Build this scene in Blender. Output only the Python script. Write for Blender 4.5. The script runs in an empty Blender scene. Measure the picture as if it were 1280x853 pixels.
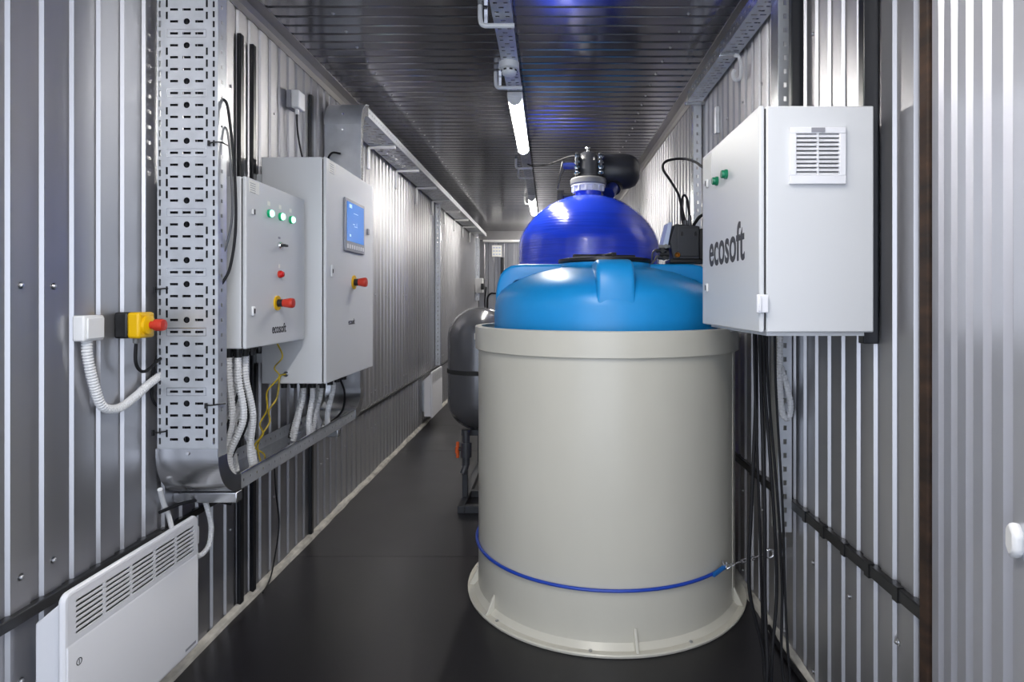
import bpy, math, random
from mathutils import Vector, Matrix
random.seed(7)
scene = bpy.context.scene
COL = scene.collection
PI = math.pi

# ------------------------------------------------------------------ camera
F = 760.0                 # focal length in pixels of the 1280x853 frame
VX, VY = 686.0, 375.0     # where the container's long axis meets the picture
EYE = 1.31                # camera height
cam_data = bpy.data.cameras.new('camera')
cam_data.sensor_width = 36.0
cam_data.lens = 36.0 * F / 1280.0
cam_data.shift_x = (640.0 - VX) / 1280.0
cam_data.shift_y = -(426.5 - VY) / 1280.0
cam_data.clip_start = 0.02
cam = bpy.data.objects.new('camera', cam_data)
COL.objects.link(cam)
cam.location = (0, 0, EYE)
cam.rotation_euler = (PI / 2, 0, 0)
scene.camera = cam

# ------------------------------------------------------------------ world: overcast daylight coming in by the open end
world = bpy.data.worlds.new('daylight')
scene.world = world
world.use_nodes = True
bg = world.node_tree.nodes['Background']
bg.inputs['Color'].default_value = (0.78, 0.86, 1.0, 1)
bg.inputs['Strength'].default_value = 2.15
LAMP = 64.0               # emission strength of the ceiling battens
scene.view_settings.view_transform = 'Standard'
scene.view_settings.look = 'None'
scene.view_settings.gamma = 1.0
scene.view_settings.use_curve_mapping = False
scene.view_settings.exposure = 0.47

# ------------------------------------------------------------------ materials
def mat(name, col, rough=0.5, metal=0.0, bump=None, vary=0.0, vscale=(4, 4, 4), emit=None, emit_s=0.0, coat=0.0, alpha=None, trans=0.0, spec=None):
    m = bpy.data.materials.new(name)
    m.use_nodes = True
    nt = m.node_tree
    b = nt.nodes['Principled BSDF']
    b.inputs['Base Color'].default_value = (*col, 1)
    b.inputs['Roughness'].default_value = rough
    b.inputs['Metallic'].default_value = metal
    if coat:
        b.inputs['Coat Weight'].default_value = coat
        b.inputs['Coat Roughness'].default_value = 0.1
    if trans: b.inputs['Transmission Weight'].default_value = trans
    if alpha is not None: b.inputs['Alpha'].default_value = alpha
    if spec is not None: b.inputs['Specular IOR Level'].default_value = spec
    if emit:
        b.inputs['Emission Color'].default_value = (*emit, 1)
        b.inputs['Emission Strength'].default_value = emit_s
    if vary or bump:
        tc = nt.nodes.new('ShaderNodeTexCoord')
        mp = nt.nodes.new('ShaderNodeMapping')
        mp.inputs['Scale'].default_value = vscale
        nz = nt.nodes.new('ShaderNodeTexNoise')
        nz.inputs['Scale'].default_value = 1.0
        nz.inputs['Detail'].default_value = 4.0
        nt.links.new(tc.outputs['Object'], mp.inputs['Vector'])
        nt.links.new(mp.outputs['Vector'], nz.inputs['Vector'])
        if vary:
            rp = nt.nodes.new('ShaderNodeValToRGB')
            rp.color_ramp.elements[0].position = 0.3
            rp.color_ramp.elements[1].position = 0.7
            rp.color_ramp.elements[0].color = (*[max(0, c * (1 - vary)) for c in col], 1)
            rp.color_ramp.elements[1].color = (*[min(1, c * (1 + vary)) for c in col], 1)
            nt.links.new(nz.outputs['Fac'], rp.inputs['Fac'])
            nt.links.new(rp.outputs['Color'], b.inputs['Base Color'])
            mr = nt.nodes.new('ShaderNodeMapRange')
            mr.inputs['To Min'].default_value = max(0.02, rough * 0.85)
            mr.inputs['To Max'].default_value = min(1, rough * 1.2)
            nt.links.new(nz.outputs['Fac'], mr.inputs['Value'])
            nt.links.new(mr.outputs['Result'], b.inputs['Roughness'])
        if bump:
            bp = nt.nodes.new('ShaderNodeBump')
            bp.inputs['Strength'].default_value = bump[0]
            bp.inputs['Distance'].default_value = bump[1]
            nt.links.new(nz.outputs['Fac'], bp.inputs['Height'])
            nt.links.new(bp.outputs['Normal'], b.inputs['Normal'])
    return m

M = {
    'sheet':   mat('silver coated sheet', (0.415, 0.412, 0.43), 0.34, 0.80, vary=0.06, vscale=(9, 9, 0.5)),
    'ceil':    mat('silver coated ceiling sheet', (0.36, 0.355, 0.38), 0.16, 0.92, vary=0.05, vscale=(0.6, 5, 5)),
    'leaf':    mat('pale silver door sheet', (0.60, 0.61, 0.67), 0.30, 0.55, vary=0.05, vscale=(9, 9, 0.6)),
    'core':    mat('dark panel core', (0.06, 0.06, 0.06), 0.8),
    'flash':   mat('grey flashing', (0.30, 0.29, 0.29), 0.42, 0.7, vary=0.08, vscale=(4, 1, 4)),
    'floor':   mat('black phenolic floor sheet', (0.011, 0.010, 0.012), 0.32, 0.0, vary=0.15, vscale=(3, 3, 3), bump=(0.05, 0.002)),
    'base':    mat('chalky floor edging', (0.42, 0.40, 0.36), 0.8, 0.0, vary=0.35, vscale=(30, 14, 30)),
    'band':    mat('black band', (0.012, 0.012, 0.013), 0.35, 0.0),
    'galv':    mat('galvanised steel', (0.60, 0.62, 0.65), 0.36, 0.60, vary=0.10, vscale=(14, 14, 14)),
    'galvs':   mat('bright galvanised steel', (0.66, 0.67, 0.69), 0.22, 0.95, vary=0.08, vscale=(10, 10, 10)),
    'cab':     mat('light grey powder coat', (0.66, 0.67, 0.685), 0.42, 0.0, bump=(0.04, 0.0006), vscale=(260, 260, 260)),
    'gap':     mat('rubber seal', (0.02, 0.02, 0.02), 0.7),
    'white':   mat('white enamel', (0.80, 0.80, 0.83), 0.35, 0.0),
    'wplast':  mat('white plastic', (0.80, 0.80, 0.80), 0.4, 0.0),
    'cond':    mat('white corrugated conduit', (0.72, 0.72, 0.73), 0.5),
    'black':   mat('black plastic', (0.012, 0.012, 0.013), 0.4),
    'cable':   mat('black cable sheath', (0.010, 0.010, 0.012), 0.6, spec=0.25),
    'tube':    mat('black painted tube', (0.010, 0.011, 0.014), 0.28, 0.0, bump=(0.12, 0.001), vscale=(300, 300, 300)),
    'pp':      mat('beige grey polypropylene', (0.60, 0.575, 0.495), 0.30, 0.0, vary=0.025, vscale=(5, 5, 2)),
    'lblue':   mat('light blue polyethylene', (0.008, 0.285, 0.68), 0.34, 0.0, vary=0.05, vscale=(6, 6, 6)),
    'dblue':   mat('wound blue fibreglass', (0.016, 0.062, 0.74), 0.20, 0.0, vary=0.10, vscale=(3, 3, 70), bump=(0.6, 0.006), coat=0.4),
    'navy':    mat('dark blue pipe', (0.008, 0.020, 0.16), 0.4),
    'pvc':     mat('dark grey PVC', (0.055, 0.057, 0.065), 0.30, 0.0),
    'pvcl':    mat('mid grey PVC', (0.22, 0.22, 0.215), 0.45, 0.0),
    'dark':    mat('dark grey pipe', (0.020, 0.021, 0.026), 0.38, 0.0),
    'steelp':  mat('dark painted steel', (0.05, 0.052, 0.058), 0.45, 0.3),
    'grey':    mat('graphite grey vessel lacquer', (0.11, 0.11, 0.118), 0.22, 0.25, coat=0.3),
    'orange':  mat('orange plastic', (0.75, 0.11, 0.01), 0.4),
    'red':     mat('red plastic', (0.55, 0.035, 0.015), 0.38),
    'redl':    mat('red lens', (0.60, 0.01, 0.01), 0.2),
    'yellow':  mat('yellow plastic', (0.80, 0.47, 0.0), 0.4),
    'greenl':  mat('lit green lens', (0.05, 0.6, 0.3), 0.3, emit=(0.42, 1.0, 0.72), emit_s=2.2),
    'greeng':  mat('green lamp collar', (0.0, 0.42, 0.17), 0.3),
    'green':   mat('green push button', (0.0, 0.17, 0.08), 0.3),
    'paper':   mat('paper label', (0.88, 0.87, 0.82), 0.7),
    'ink':     mat('grey printing ink', (0.035, 0.035, 0.042), 0.6),
    'inkm':    mat('mid grey printing', (0.30, 0.30, 0.33), 0.6),
    'chrome':  mat('chrome', (0.75, 0.75, 0.76), 0.12, 1.0),
    'zinc':    mat('zinc screw', (0.55, 0.55, 0.56), 0.3, 0.9),
    'screen':  mat('lit screen', (0.02, 0.10, 0.35), 0.15, emit=(0.035, 0.20, 0.62), emit_s=0.55),
    'screenl': mat('lit screen graphics', (0.3, 0.5, 0.8), 0.2, emit=(0.35, 0.6, 0.95), emit_s=0.6),
    'bezel':   mat('grey bezel', (0.33, 0.34, 0.38), 0.35, 0.3),
    'lcd':     mat('grey tag', (0.28, 0.28, 0.31), 0.4),
    'rope':    mat('blue sheathed rope', (0.010, 0.055, 0.42), 0.35),
    'earth':   mat('yellow green earth wire', (0.50, 0.36, 0.02), 0.45, vary=0.6, vscale=(25, 25, 25)),
    'brass':   mat('brass', (0.70, 0.50, 0.22), 0.3, 0.9),
    'rust':    mat('rust brown edge', (0.035, 0.018, 0.010), 0.75, 0.0, vary=0.7, vscale=(8, 8, 30)),
    'clear':   mat('clear cover', (0.55, 0.62, 0.80), 0.15, 0.0),
    'lamp':    mat('lit opal diffuser', (0.9, 0.9, 0.88), 0.4, emit=(1.0, 0.965, 0.90), emit_s=LAMP),
    'shaded':  mat('grille backing', (0.16, 0.155, 0.14), 0.8),
}

def brushed(m, amount):             # rolled sheet: reflections smear along the ribs
    nt = m.node_tree; b = nt.nodes['Principled BSDF']
    cx = nt.nodes.new('ShaderNodeCombineXYZ'); cx.inputs[2].default_value = 1.0
    nt.links.new(cx.outputs[0], b.inputs['Tangent'])
    b.inputs['Anisotropic'].default_value = amount
brushed(M['sheet'], 0.75); brushed(M['leaf'], 0.6)

# ------------------------------------------------------------------ mesh helpers
ORG = {}
def V(*a): return Vector(a)

class MB:
    def __init__(s): s.v = []; s.f = []; s.flat = False
    def quad(s, a, b, c, d):
        n = len(s.v); s.v += [tuple(a), tuple(b), tuple(c), tuple(d)]; s.f.append((n, n+1, n+2, n+3)); return s
    def box(s, x0, x1, y0, y1, z0, z1):
        n = len(s.v)
        s.v += [(x, y, z) for z in (z0, z1) for y in (y0, y1) for x in (x0, x1)]
        s.f += [tuple(n + i for i in q) for q in ((0, 2, 3, 1), (4, 5, 7, 6), (0, 1, 5, 4), (2, 6, 7, 3), (0, 4, 6, 2), (1, 3, 7, 5))]
        return s
    def prism(s, poly, d):      # poly: 3D points in order, d: extrusion vector
        n = len(s.v); k = len(poly); d = Vector(d)
        s.v += [tuple(p) for p in poly] + [tuple(Vector(p) + d) for p in poly]
        s.f.append(tuple(range(n + k - 1, n - 1, -1))); s.f.append(tuple(range(n + k, n + 2 * k)))
        for i in range(k):
            j = (i + 1) % k
            s.f.append((n + i, n + j, n + k + j, n + k + i))
        return s
    def lathe(s, prof, c=(0, 0, 0), n=32, axis='z', a0=0.0, a1=2 * PI, closed=False):
        c = Vector(c); base = len(s.v); full = abs(a1 - a0 - 2 * PI) < 1e-6
        cols = n if full else n + 1
        for i in range(cols):
            a = a0 + (a1 - a0) * i / n
            for r, h in prof:
                p = (r * math.cos(a), r * math.sin(a), h)
                if axis == 'x': p = (p[2], p[0], p[1])
                elif axis == 'y': p = (p[1], p[2], p[0])
                s.v.append(tuple(c + Vector(p)))
        m = len(prof)
        for i in range(n):
            i2 = (i + 1) % cols
            for j in range(m if closed else m - 1):
                j2 = (j + 1) % m
                s.f.append((base + i * m + j, base + i2 * m + j, base + i2 * m + j2, base + i * m + j2))
        return s
    def cyl(s, p0, p1, r, n=12, r1=None):
        return s.tube([p0, p1], r, n, r1=r1)
    def tube(s, pts, r, n=8, rings=None, cap=True, r1=None):
        pts = [Vector(p) for p in pts]; base = len(s.v); k = len(pts)
        t = (pts[1] - pts[0]).normalized()
        u = t.orthogonal().normalized()
        for i, p in enumerate(pts):
            if i == 0: tt = pts[1] - p
            elif i == k - 1: tt = p - pts[i - 1]
            else: tt = pts[i + 1] - pts[i - 1]
            tt.normalize()
            u = (u - tt * u.dot(tt)).normalized(); w = tt.cross(u)
            rr = r if rings is None else rings[i]
            if r1 is not None: rr = r + (r1 - r) * i / (k - 1)
            for j in range(n):
                a = 2 * PI * j / n
                s.v.append(tuple(p + (u * math.cos(a) + w * math.sin(a)) * rr))
        for i in range(k - 1):
            for j in range(n):
                j2 = (j + 1) % n
                s.f.append((base + i * n + j, base + i * n + j2, base + (i + 1) * n + j2, base + (i + 1) * n + j))
        if cap:
            s.f.append(tuple(base + j for j in range(n - 1, -1, -1)))
            s.f.append(tuple(base + (k - 1) * n + j for j in range(n)))
        return s
    def conduit(s, pts, r, pitch=0.006, n=8):
        pts = smooth(pts, 0.0)
        L = sum((pts[i + 1] - pts[i]).length for i in range(len(pts) - 1))
        k = max(8, int(L / pitch) * 3)
        rs = resample(pts, k)
        return s.tube(rs, r, n, rings=[r if i % 3 else r * 0.80 for i in range(len(rs))])
    def plate(s, o, U, Vv, ul, vl, rects=(), circles=()):
        # flat sheet with punched slots (u0,u1,v0,v1) and round holes (u,v,r)
        s.flat = True
        o = Vector(o); U = Vector(U); Vv = Vector(Vv)
        cells = [(u - r * 1.15, u + r * 1.15, v - r * 1.15, v + r * 1.15) for u, v, r in circles]
        holes = list(rects) + cells
        vs = sorted({round(x, 5) for x in [0, vl] + [h[2] for h in holes] + [h[3] for h in holes] if -1e-6 <= x <= vl + 1e-6})
        P = lambda u, v: o + U * u + Vv * v
        for a, b in zip(vs, vs[1:]):
            mid = (a + b) / 2
            act = sorted((h[0], h[1]) for h in holes if h[2] < mid < h[3])
            u = 0.0
            for h0, h1 in act:
                if h0 > u + 1e-6: s.quad(P(u, a), P(h0, a), P(h0, b), P(u, b))
                u = max(u, h1)
            if u < ul - 1e-6: s.quad(P(u, a), P(ul, a), P(ul, b), P(u, b))
        for (u, v, r), c in zip(circles, cells):
            n = 16; h = r * 1.15
            for i in range(n):
                a0, a1 = 2 * PI * i / n, 2 * PI * (i + 1) / n
                def sq(a):
                    k = h / max(abs(math.cos(a)), abs(math.sin(a)))
                    return u + k * math.cos(a), v + k * math.sin(a)
                s.quad(P(u + r * math.cos(a0), v + r * math.sin(a0)), P(*sq(a0)), P(*sq(a1)), P(u + r * math.cos(a1), v + r * math.sin(a1)))
        return s
    def build(s, name, m, parent=None, bevel=0.0, solid=0.0, angle=35, org=None):
        if org is None:
            if parent is not None: org = ORG[parent.name]
            else:
                xs = [p[0] for p in s.v]; ys = [p[1] for p in s.v]; zs = [p[2] for p in s.v]
                org = Vector(((min(xs) + max(xs)) / 2, (min(ys) + max(ys)) / 2, min(zs)))
        me = bpy.data.meshes.new(name)
        me.from_pydata([(p[0] - org.x, p[1] - org.y, p[2] - org.z) for p in s.v], [], s.f)
        me.validate()
        me.materials.append(M[m] if isinstance(m, str) else m)
        for p in me.polygons: p.use_smooth = not s.flat
        if not s.flat: me.set_sharp_from_angle(angle=math.radians(angle))
        o = bpy.data.objects.new(name, me); COL.objects.link(o)
        if parent is not None: o.parent = parent
        else: o.location = org
        ORG[o.name] = org
        if solid:
            md = o.modifiers.new('thickness', 'SOLIDIFY'); md.thickness = solid; md.offset = 0
        if bevel:
            md = o.modifiers.new('bevel', 'BEVEL'); md.width = bevel; md.segments = 2; md.limit_method = 'ANGLE'; md.angle_limit = math.radians(40)
        return o

def smooth(pts, _=0, per=10):     # Catmull-Rom through the points
    P = [Vector(p) for p in pts]
    if len(P) < 3: return P
    P = [P[0] * 2 - P[1]] + P + [P[-1] * 2 - P[-2]]
    out = []
    for i in range(1, len(P) - 2):
        a, b, c, d = P[i - 1:i + 3]
        for k in range(per):
            t = k / per
            out.append(0.5 * (2 * b + (c - a) * t + (2 * a - 5 * b + 4 * c - d) * t * t + (3 * b - a - 3 * c + d) * t ** 3))
    out.append(P[-2])
    return out
def resample(pts, k):
    d = [0.0]
    for a, b in zip(pts, pts[1:]): d.append(d[-1] + (b - a).length)
    out = []; j = 0
    for i in range(k + 1):
        t = d[-1] * i / k
        while j < len(pts) - 2 and d[j + 1] < t: j += 1
        s = (t - d[j]) / max(1e-9, d[j + 1] - d[j])
        out.append(pts[j].lerp(pts[j + 1], min(1, s)))
    return out

def tag(o, label=None, cat=None, group=None, kind=None):
    if label: o['label'] = label
    if cat: o['category'] = cat
    if group: o['group'] = group
    if kind: o['kind'] = kind
    return o
def thing(name, loc, label, cat, group=None):
    o = bpy.data.objects.new(name, None); COL.objects.link(o)
    o.location = loc; o.empty_display_size = 0.1
    ORG[o.name] = Vector(loc)
    return tag(o, label, cat, group)
def inst(src, loc, parent, rot=None):       # another piece that shares its mesh
    o = src.copy(); COL.objects.link(o); o.parent = parent
    o.location = Vector(loc) - ORG[parent.name]
    if rot is not None: o.rotation_euler = rot
    ORG[o.name] = ORG[parent.name]
    return o
def piece(name, mb, m, parent, locs, bevel=0.0, rots=None):
    # first builds the piece at locs[0] from a mesh around the origin, then shares it
    o = mb.build(name, m, None, bevel=bevel, org=Vector((0, 0, 0)))
    o.parent = parent; o.location = Vector(locs[0]) - ORG[parent.name]; ORG[o.name] = ORG[parent.name]
    if rots: o.rotation_euler = rots[0]
    out = [o]
    for i, l in enumerate(locs[1:], 1):
        out.append(inst(o, l, parent, rots[i] if rots else None))
    return out
def text(name, body, size, loc, rot, m, parent, depth=0.0008, fat=0.0, shear=0.0, squeeze=1.0):
    cu = bpy.data.curves.new(name, 'FONT'); cu.body = body; cu.size = size; cu.extrude = depth; cu.offset = fat
    cu.resolution_u = 4
    t = bpy.data.objects.new(name + '_curve', cu); COL.objects.link(t)
    bpy.context.view_layer.update()
    dg = bpy.context.evaluated_depsgraph_get()
    me = bpy.data.meshes.new_from_object(t.evaluated_get(dg))
    bpy.data.objects.remove(t, do_unlink=True)
    w = max(v.co.x for v in me.vertices)
    me.transform(Matrix.Diagonal((squeeze, 1, 1, 1)))
    o = bpy.data.objects.new(name, me); COL.objects.link(o)
    me.materials.clear(); me.materials.append(M[m])
    o.parent = parent; o.location = Vector(loc) - ORG[parent.name]; o.rotation_euler = rot
    ORG[o.name] = ORG[parent.name]
    return o
ROT_LEFT = (PI / 2, 0, PI / 2)      # writing on a face that looks to +x
ROT_RIGHT = (PI / 2, 0, -PI / 2)    # writing on a face that looks to -x
def at(px, py, Y):                  # a pixel at a known distance
    return Vector(((px - VX) / F * Y, Y, EYE - (py - VY) / F * Y))
def atx(px, py, X):                 # a pixel on a plane of known x
    return at(px, py, F * X / (px - VX))

# ------------------------------------------------------------------ the container shell
L, R, H = -1.32, 0.90, 2.60
Y0, Y1 = -0.60, 11.45
wl = tag(MB().box(L - 0.10, L - 0.013, Y0, Y1, 0, H).build('wall_left', 'core'), 'long silver wall of ribbed sheets behind the control cabinets', kind='structure')
wr = tag(MB().box(R + 0.013, R + 0.10, Y0, Y1, 0, H).build('wall_right', 'core'), 'long silver wall of ribbed sheets beside the tanks', kind='structure')
wb = tag(MB().box(L - 0.10, R + 0.10, Y1 + 0.013, Y1 + 0.10, 0, H).build('wall_back', 'core'), 'ribbed silver end wall of the container', kind='structure')
ce = tag(MB().box(L - 0.10, R + 0.10, Y0, Y1, H + 0.013, H + 0.10).build('ceiling', 'core'), 'low ceiling of cross-ribbed silver sheets', kind='structure')
fl = tag(MB().box(L - 0.10, R + 0.10, Y0, Y1, -0.10, -0.012).build('floor', 'core'), 'smooth black floor of wide sheets', kind='structure')

def sheet(n, pitch, length, mapf, flat=0.58, web=0.055, depth=0.009):
    prof = []
    for k in range(n):
        b = k * pitch
        prof += [(b, 0), (b + pitch * flat, 0), (b + pitch * (flat + web), -depth), (b + pitch * (1 - web), -depth)]
    prof.append((n * pitch, 0))
    mb = MB()
    for (t0, d0), (t1, d1) in zip(prof, prof[1:]):
        mb.quad(mapf(t0, d0, 0), mapf(t1, d1, 0), mapf(t1, d1, length), mapf(t0, d0, length))
    return mb
# left: the web that faces the camera stands at 1.49 + 0.1 k
piece('wall_sheet', sheet(10, 0.1, H, lambda t, d, h: (d, t, h)), 'sheet', wl, [(L, -0.61 + k, 0) for k in range(12)])
piece('wall_sheet', sheet(12, 0.0925, H, lambda t, d, h: (-d, t, h)), 'sheet', wr, [(R, -0.72 + 1.11 * k, 0) for k in range(11)])
piece('wall_sheet', sheet(6, 0.185, H, lambda t, d, h: (t, -d, h)), 'sheet', wb, [(L + 1.11 * k, Y1, 0) for k in range(2)])
piece('ceiling_sheet', sheet(12, 0.0915, R - L, lambda t, d, h: (h, t, -d), 0.72, 0.05, 0.005), 'ceil', ce, [(L, -0.607 + 1.098 * k, H) for k in range(11)])
for k, (a, b) in enumerate([(-0.60, 1.05), (1.053, 3.10), (3.103, 5.27), (5.273, 6.34), (6.343, 8.6), (8.603, Y1)]):
    MB().box(L - 0.01, R + 0.01, a, b, -0.012, 0).build('floor_sheet', 'floor', fl)

# screws in the sheets
def screw_mesh(ax):
    return MB().lathe([(0.0, 0.007), (0.004, 0.0065), (0.0062, 0.004), (0.0062, 0.0), (0.010, 0.0), (0.010, -0.002)], n=8, axis=ax)
s_l = screw_mesh('x')
locs = []
for z in (0.36, 0.62, 1.35, 2.20):
    for k in range(11):
        for j in (0.0, 0.1, 0.4):
            y = 0.45 + 1.0 * k + j + 0.07
            if z > 1.9 and (1.9 < y < 2.2 or y > 3.5): continue
            if 1.9 < y < 3.7 and 0.6 < z < 2: continue
            if y < 0.5 or y > 9: continue
            locs.append((L, y, z + 0.004 * math.sin(7 * y)))
piece('screw', s_l, 'zinc', wl, locs)
s_r = MB().lathe([(0.0, -0.007), (0.004, -0.0065), (0.0062, -0.004), (0.0062, 0.0), (0.010, 0.0), (0.010, 0.002)], n=8, axis='x')
locs = []
for z in (0.42, 0.05, 1.36, 2.22):
    for k in range(30):
        y = 1.30 + 0.0925 * (2.7 * k) + 0.02
        if y > 9 or (z == 1.36 and 1.55 < y < 2.3): continue
        locs.append((R, y, z + 0.006 * math.sin(5 * y)))
piece('screw', s_r, 'zinc', wr, locs)
s_c = MB().lathe([(0.010, 0.002), (0.010, 0.0), (0.0062, 0.0), (0.0062, -0.004), (0.004, -0.0065), (0.0, -0.007)], n=8)
locs = [(x + 0.01 * math.sin(y * 3), y, H) for x in (-0.98, 0.62) for y in [1.253 + 0.183 * k + 0.02 for k in range(36)]]
piece('screw', s_c, 'zinc', ce, locs)

# flashing along the ceiling corners, chalky edging along the floor
def flashing(name, x, s):
    mb = MB()
    mb.prism([(x, Y0, H - 0.055), (x + s * 0.004, Y0, H - 0.055), (x + s * 0.004, Y0, H - 0.02), (x + s * 0.022, Y0, H - 0.004), (x + s * 0.075, Y0, H - 0.004), (x + s * 0.075, Y0, H), (x, Y0, H)], (0, Y1 - Y0, 0))
    return tag(mb.build(name, 'flash'), kind='structure')
tag(flashing('trim_1', L, 1), 'bent grey flashing in the ceiling corner above the cabinets')
tag(flashing('trim_2', R, -1), 'bent grey flashing in the ceiling corner above the tanks')
mb = MB().box(L, R, Y1 - 0.05, Y1, H - 0.17, H); tag(mb.build('trim_3', 'flash'), 'grey beam across the top of the end wall', kind='structure')
def edging(name, x, s, ya):
    mb = MB(); n = 90; rr = random.Random(3 if s > 0 else 4)
    pr = []
    for i in range(n + 1):
        y = ya + (Y1 - ya) * i / n
        w = 0.030 + rr.uniform(-0.005, 0.005); h = 0.022 + rr.uniform(-0.004, 0.004)
        pr.append([(x, y, 0.0005), (x + s * w, y, 0.0005), (x + s * w * 0.8, y, h * 0.6), (x + s * 0.004, y, h), (x, y, h)])
    for a, b in zip(pr, pr[1:]):
        for j in range(4): mb.quad(a[j], a[j + 1], b[j + 1], b[j])
    return tag(mb.build(name, 'base', angle=60), kind='structure')
tag(edging('baseboard_left', L, 1, Y0), 'crumbly pale filler strip where floor meets cabinet wall')
tag(edging('baseboard_right', R, -1, 1.42), 'crumbly pale filler strip where floor meets tank wall')

# black bands across the joint of upper and lower sheets
mb = MB().box(L - 0.009, L + 0.016, Y0, 2.05, 0.507, 0.536).box(L - 0.009, L + 0.012, 2.05, Y1, 0.505, 0.530)
tag(mb.build('trim_4', 'band', bevel=0.003), 'black band running along the cabinet wall above the heaters', kind='structure')
mb = MB().box(R - 0.016, R + 0.009, 1.44, Y1, 0.545, 0.578)
b5 = tag(mb.build('trim_5', 'band', bevel=0.003), 'black band running low along the tank wall', kind='structure')
piece('clip', MB().box(-0.009, 0.008, -0.012, 0.012, -0.020, 0.020), 'band', b5, [(R - 0.010, 1.55 + 0.0925 * k * 1.5, 0.5615) for k in range(9)])

# the ribbed leaf that stands ajar on the right, and its rusty edge
hx, hy, ang = R - 0.005, 1.398, math.radians(19)
dr = bpy.data.objects.new('door_1', None)
dmb = MB()
du, dn = Vector((-math.sin(ang), -math.cos(ang), 0)), Vector((-math.cos(ang), math.sin(ang), 0))
def dmap(t, d, h): 
    p = Vector((hx, hy, 0.01)) + du * t + dn * (d + 0.02); return (p.x, p.y, p.z + h)
P = lambda t, d: Vector((hx, hy, 0.01)) + du * t + dn * d
door = MB().prism([P(0, 0), P(0.92, 0), P(0.92, 0.0095), P(0, 0.0095)], (0, 0, H - 0.03)).build('door_1', 'core')
tag(door, 'ribbed pale silver door leaf standing ajar at the right edge', kind='structure')
sh = MB(); n = 10; pt = 0.0925
prof = []
for k in range(n):
    b = k * pt - 0.002
    prof += [(max(b, 0), 0), (b + pt * 0.38, 0), (b + pt * 0.46, 0.0), (b + pt * 0.54, -0.009), (b + pt * 0.92, -0.009)]
prof.append((n * pt - 0.005, 0))
prof = []
for k in range(10):                      # the raised webs look towards the opening
    b = k * pt + 0.028
    prof += [(b - 0.028 if k == 0 else b - 0.022, -0.009 if k else -0.009), (b, -0.009), (b + 0.007, 0), (b + 0.057, 0), (b + 0.067, -0.012)]
for (t0, d0), (t1, d1) in zip(prof, prof[1:]):
    sh.quad(dmap(t0, d0, 0), dmap(t1, d1, 0), dmap(t1, d1, H - 0.03), dmap(t0, d0, H - 0.03))
sh.build('door_sheet', 'leaf', door)
MB().box(R - 0.025, R + 0.012, 1.405, 1.438, 0, H - 0.06).build('door_edge', 'rust', door, bevel=0.004)
q = P(0.52, 0.030); qz = 0.938
tap = MB()
hexa = [(0.026 * math.cos(a), 0.026 * math.sin(a)) for a in [PI / 6 + i * PI / 3 for i in range(6)]]
tap.prism([q + du * a * 0.8 + V(0, 0, qz + b * 1.1) - dn * 0.012 for a, b in hexa], dn * 0.016)
tap.build('cap_nut', 'wplast', door, bevel=0.006)

# ------------------------------------------------------------------ wide cable tray: down, along under the cabinets, up again
tx0, tx1, W = -1.30, -1.10, 0.20
tray = thing('cable_tray', (-1.20, 2.02, 0.60), 'wide perforated galvanised cable tray bending under the control cabinets and rising behind them', 'cable tray')
def slots(v0, v1, w, fine=True):
    rc, cc = [], []
    k = 0; v = v0 + 0.02
    while v < v1 - 0.02:
        r = k % 5
        c = w / 2
        if r in (0, 3): cc.append((c - 0.003, v, 0.0105))
        else: rc.append((c - 0.017, c + 0.011, v - 0.004, v + 0.004))
        for cu in (c - 0.045, c + 0.039): rc.append((cu - 0.0135, cu + 0.0135, v - 0.004, v + 0.004))
        if r in (0, 1, 2):
            for cu in (c - 0.069, c + 0.064): rc.append((cu - 0.0035, cu + 0.0035, v + 0.0075, v + 0.0325))
        v += 0.0397; k += 1
    v = v0 + 0.004
    while v < v1 - 0.03:
        for cu in (0.008, w - 0.013): rc.append((cu - 0.0035, cu + 0.0035, v, v + 0.021))
        v += 0.033
    return rc, cc
zE = 0.786
rc, cc = slots(0.04, 1.75, W)
MB().plate((tx0, 2.02, zE), (1, 0, 0), (0, 0, 1), W, 1.78, rc, cc).build('perforated_base', 'galv', tray, solid=0.0012)
# raised pads every fifth row
pads = MB()
z = zE + 0.06 + 4 * 0.0397
pl = []
while z < zE + 1.74: pl.append((-1.203, 2.0185, z)); z += 5 * 0.0397
piece('raised_pad', MB().box(-0.066, 0.066, -0.0008, 0, 0.012, 0.014).box(-0.066, 0.066, -0.0008, 0, -0.014, -0.012).box(-0.066, -0.064, -0.0008, 0, -0.012, 0.012).box(0.064, 0.066, -0.0008, 0, -0.012, 0.012), 'galvs', tray, pl)
frc = [(0.018, 0.030, v, v + 0.012) for v in [0.05 + 0.05 * k for k in range(34)]]
for x in (tx0, tx1):
    MB().plate((x, 2.02, zE), (0, 1, 0), (0, 0, 1), 0.055, 1.78, frc).build('flange', 'galv', tray, solid=0.0015)
def arc(cy, cz, r, a0, a1, n=24): return [(cy + r * math.cos(a0 + (a1 - a0) * i / n), cz + r * math.sin(a0 + (a1 - a0) * i / n)) for i in range(n + 1)]
def elbow(cy, cz, a0, a1, ro, ri, base, nm):
    o, i_ = arc(cy, cz, ro, a0, a1), arc(cy, cz, ri, a0, a1)
    b = o if base == 'o' else i_
    mb = MB(); mb.flat = True
    for (y, z), (y2, z2) in zip(b, b[1:]): mb.quad((tx0 - 0.003, y, z), (tx1 + 0.003, y, z), (tx1 + 0.003, y2, z2), (tx0 - 0.003, y2, z2))
    for x in (tx0 - 0.003, tx1 + 0.003):
        for k in range(len(o) - 1):
            mb.quad((x, *o[k]), (x, *o[k + 1]), (x, *i_[k + 1]), (x, *i_[k]))
    return mb.build(nm, 'galvs', tray, solid=0.0015, angle=30)
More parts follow.
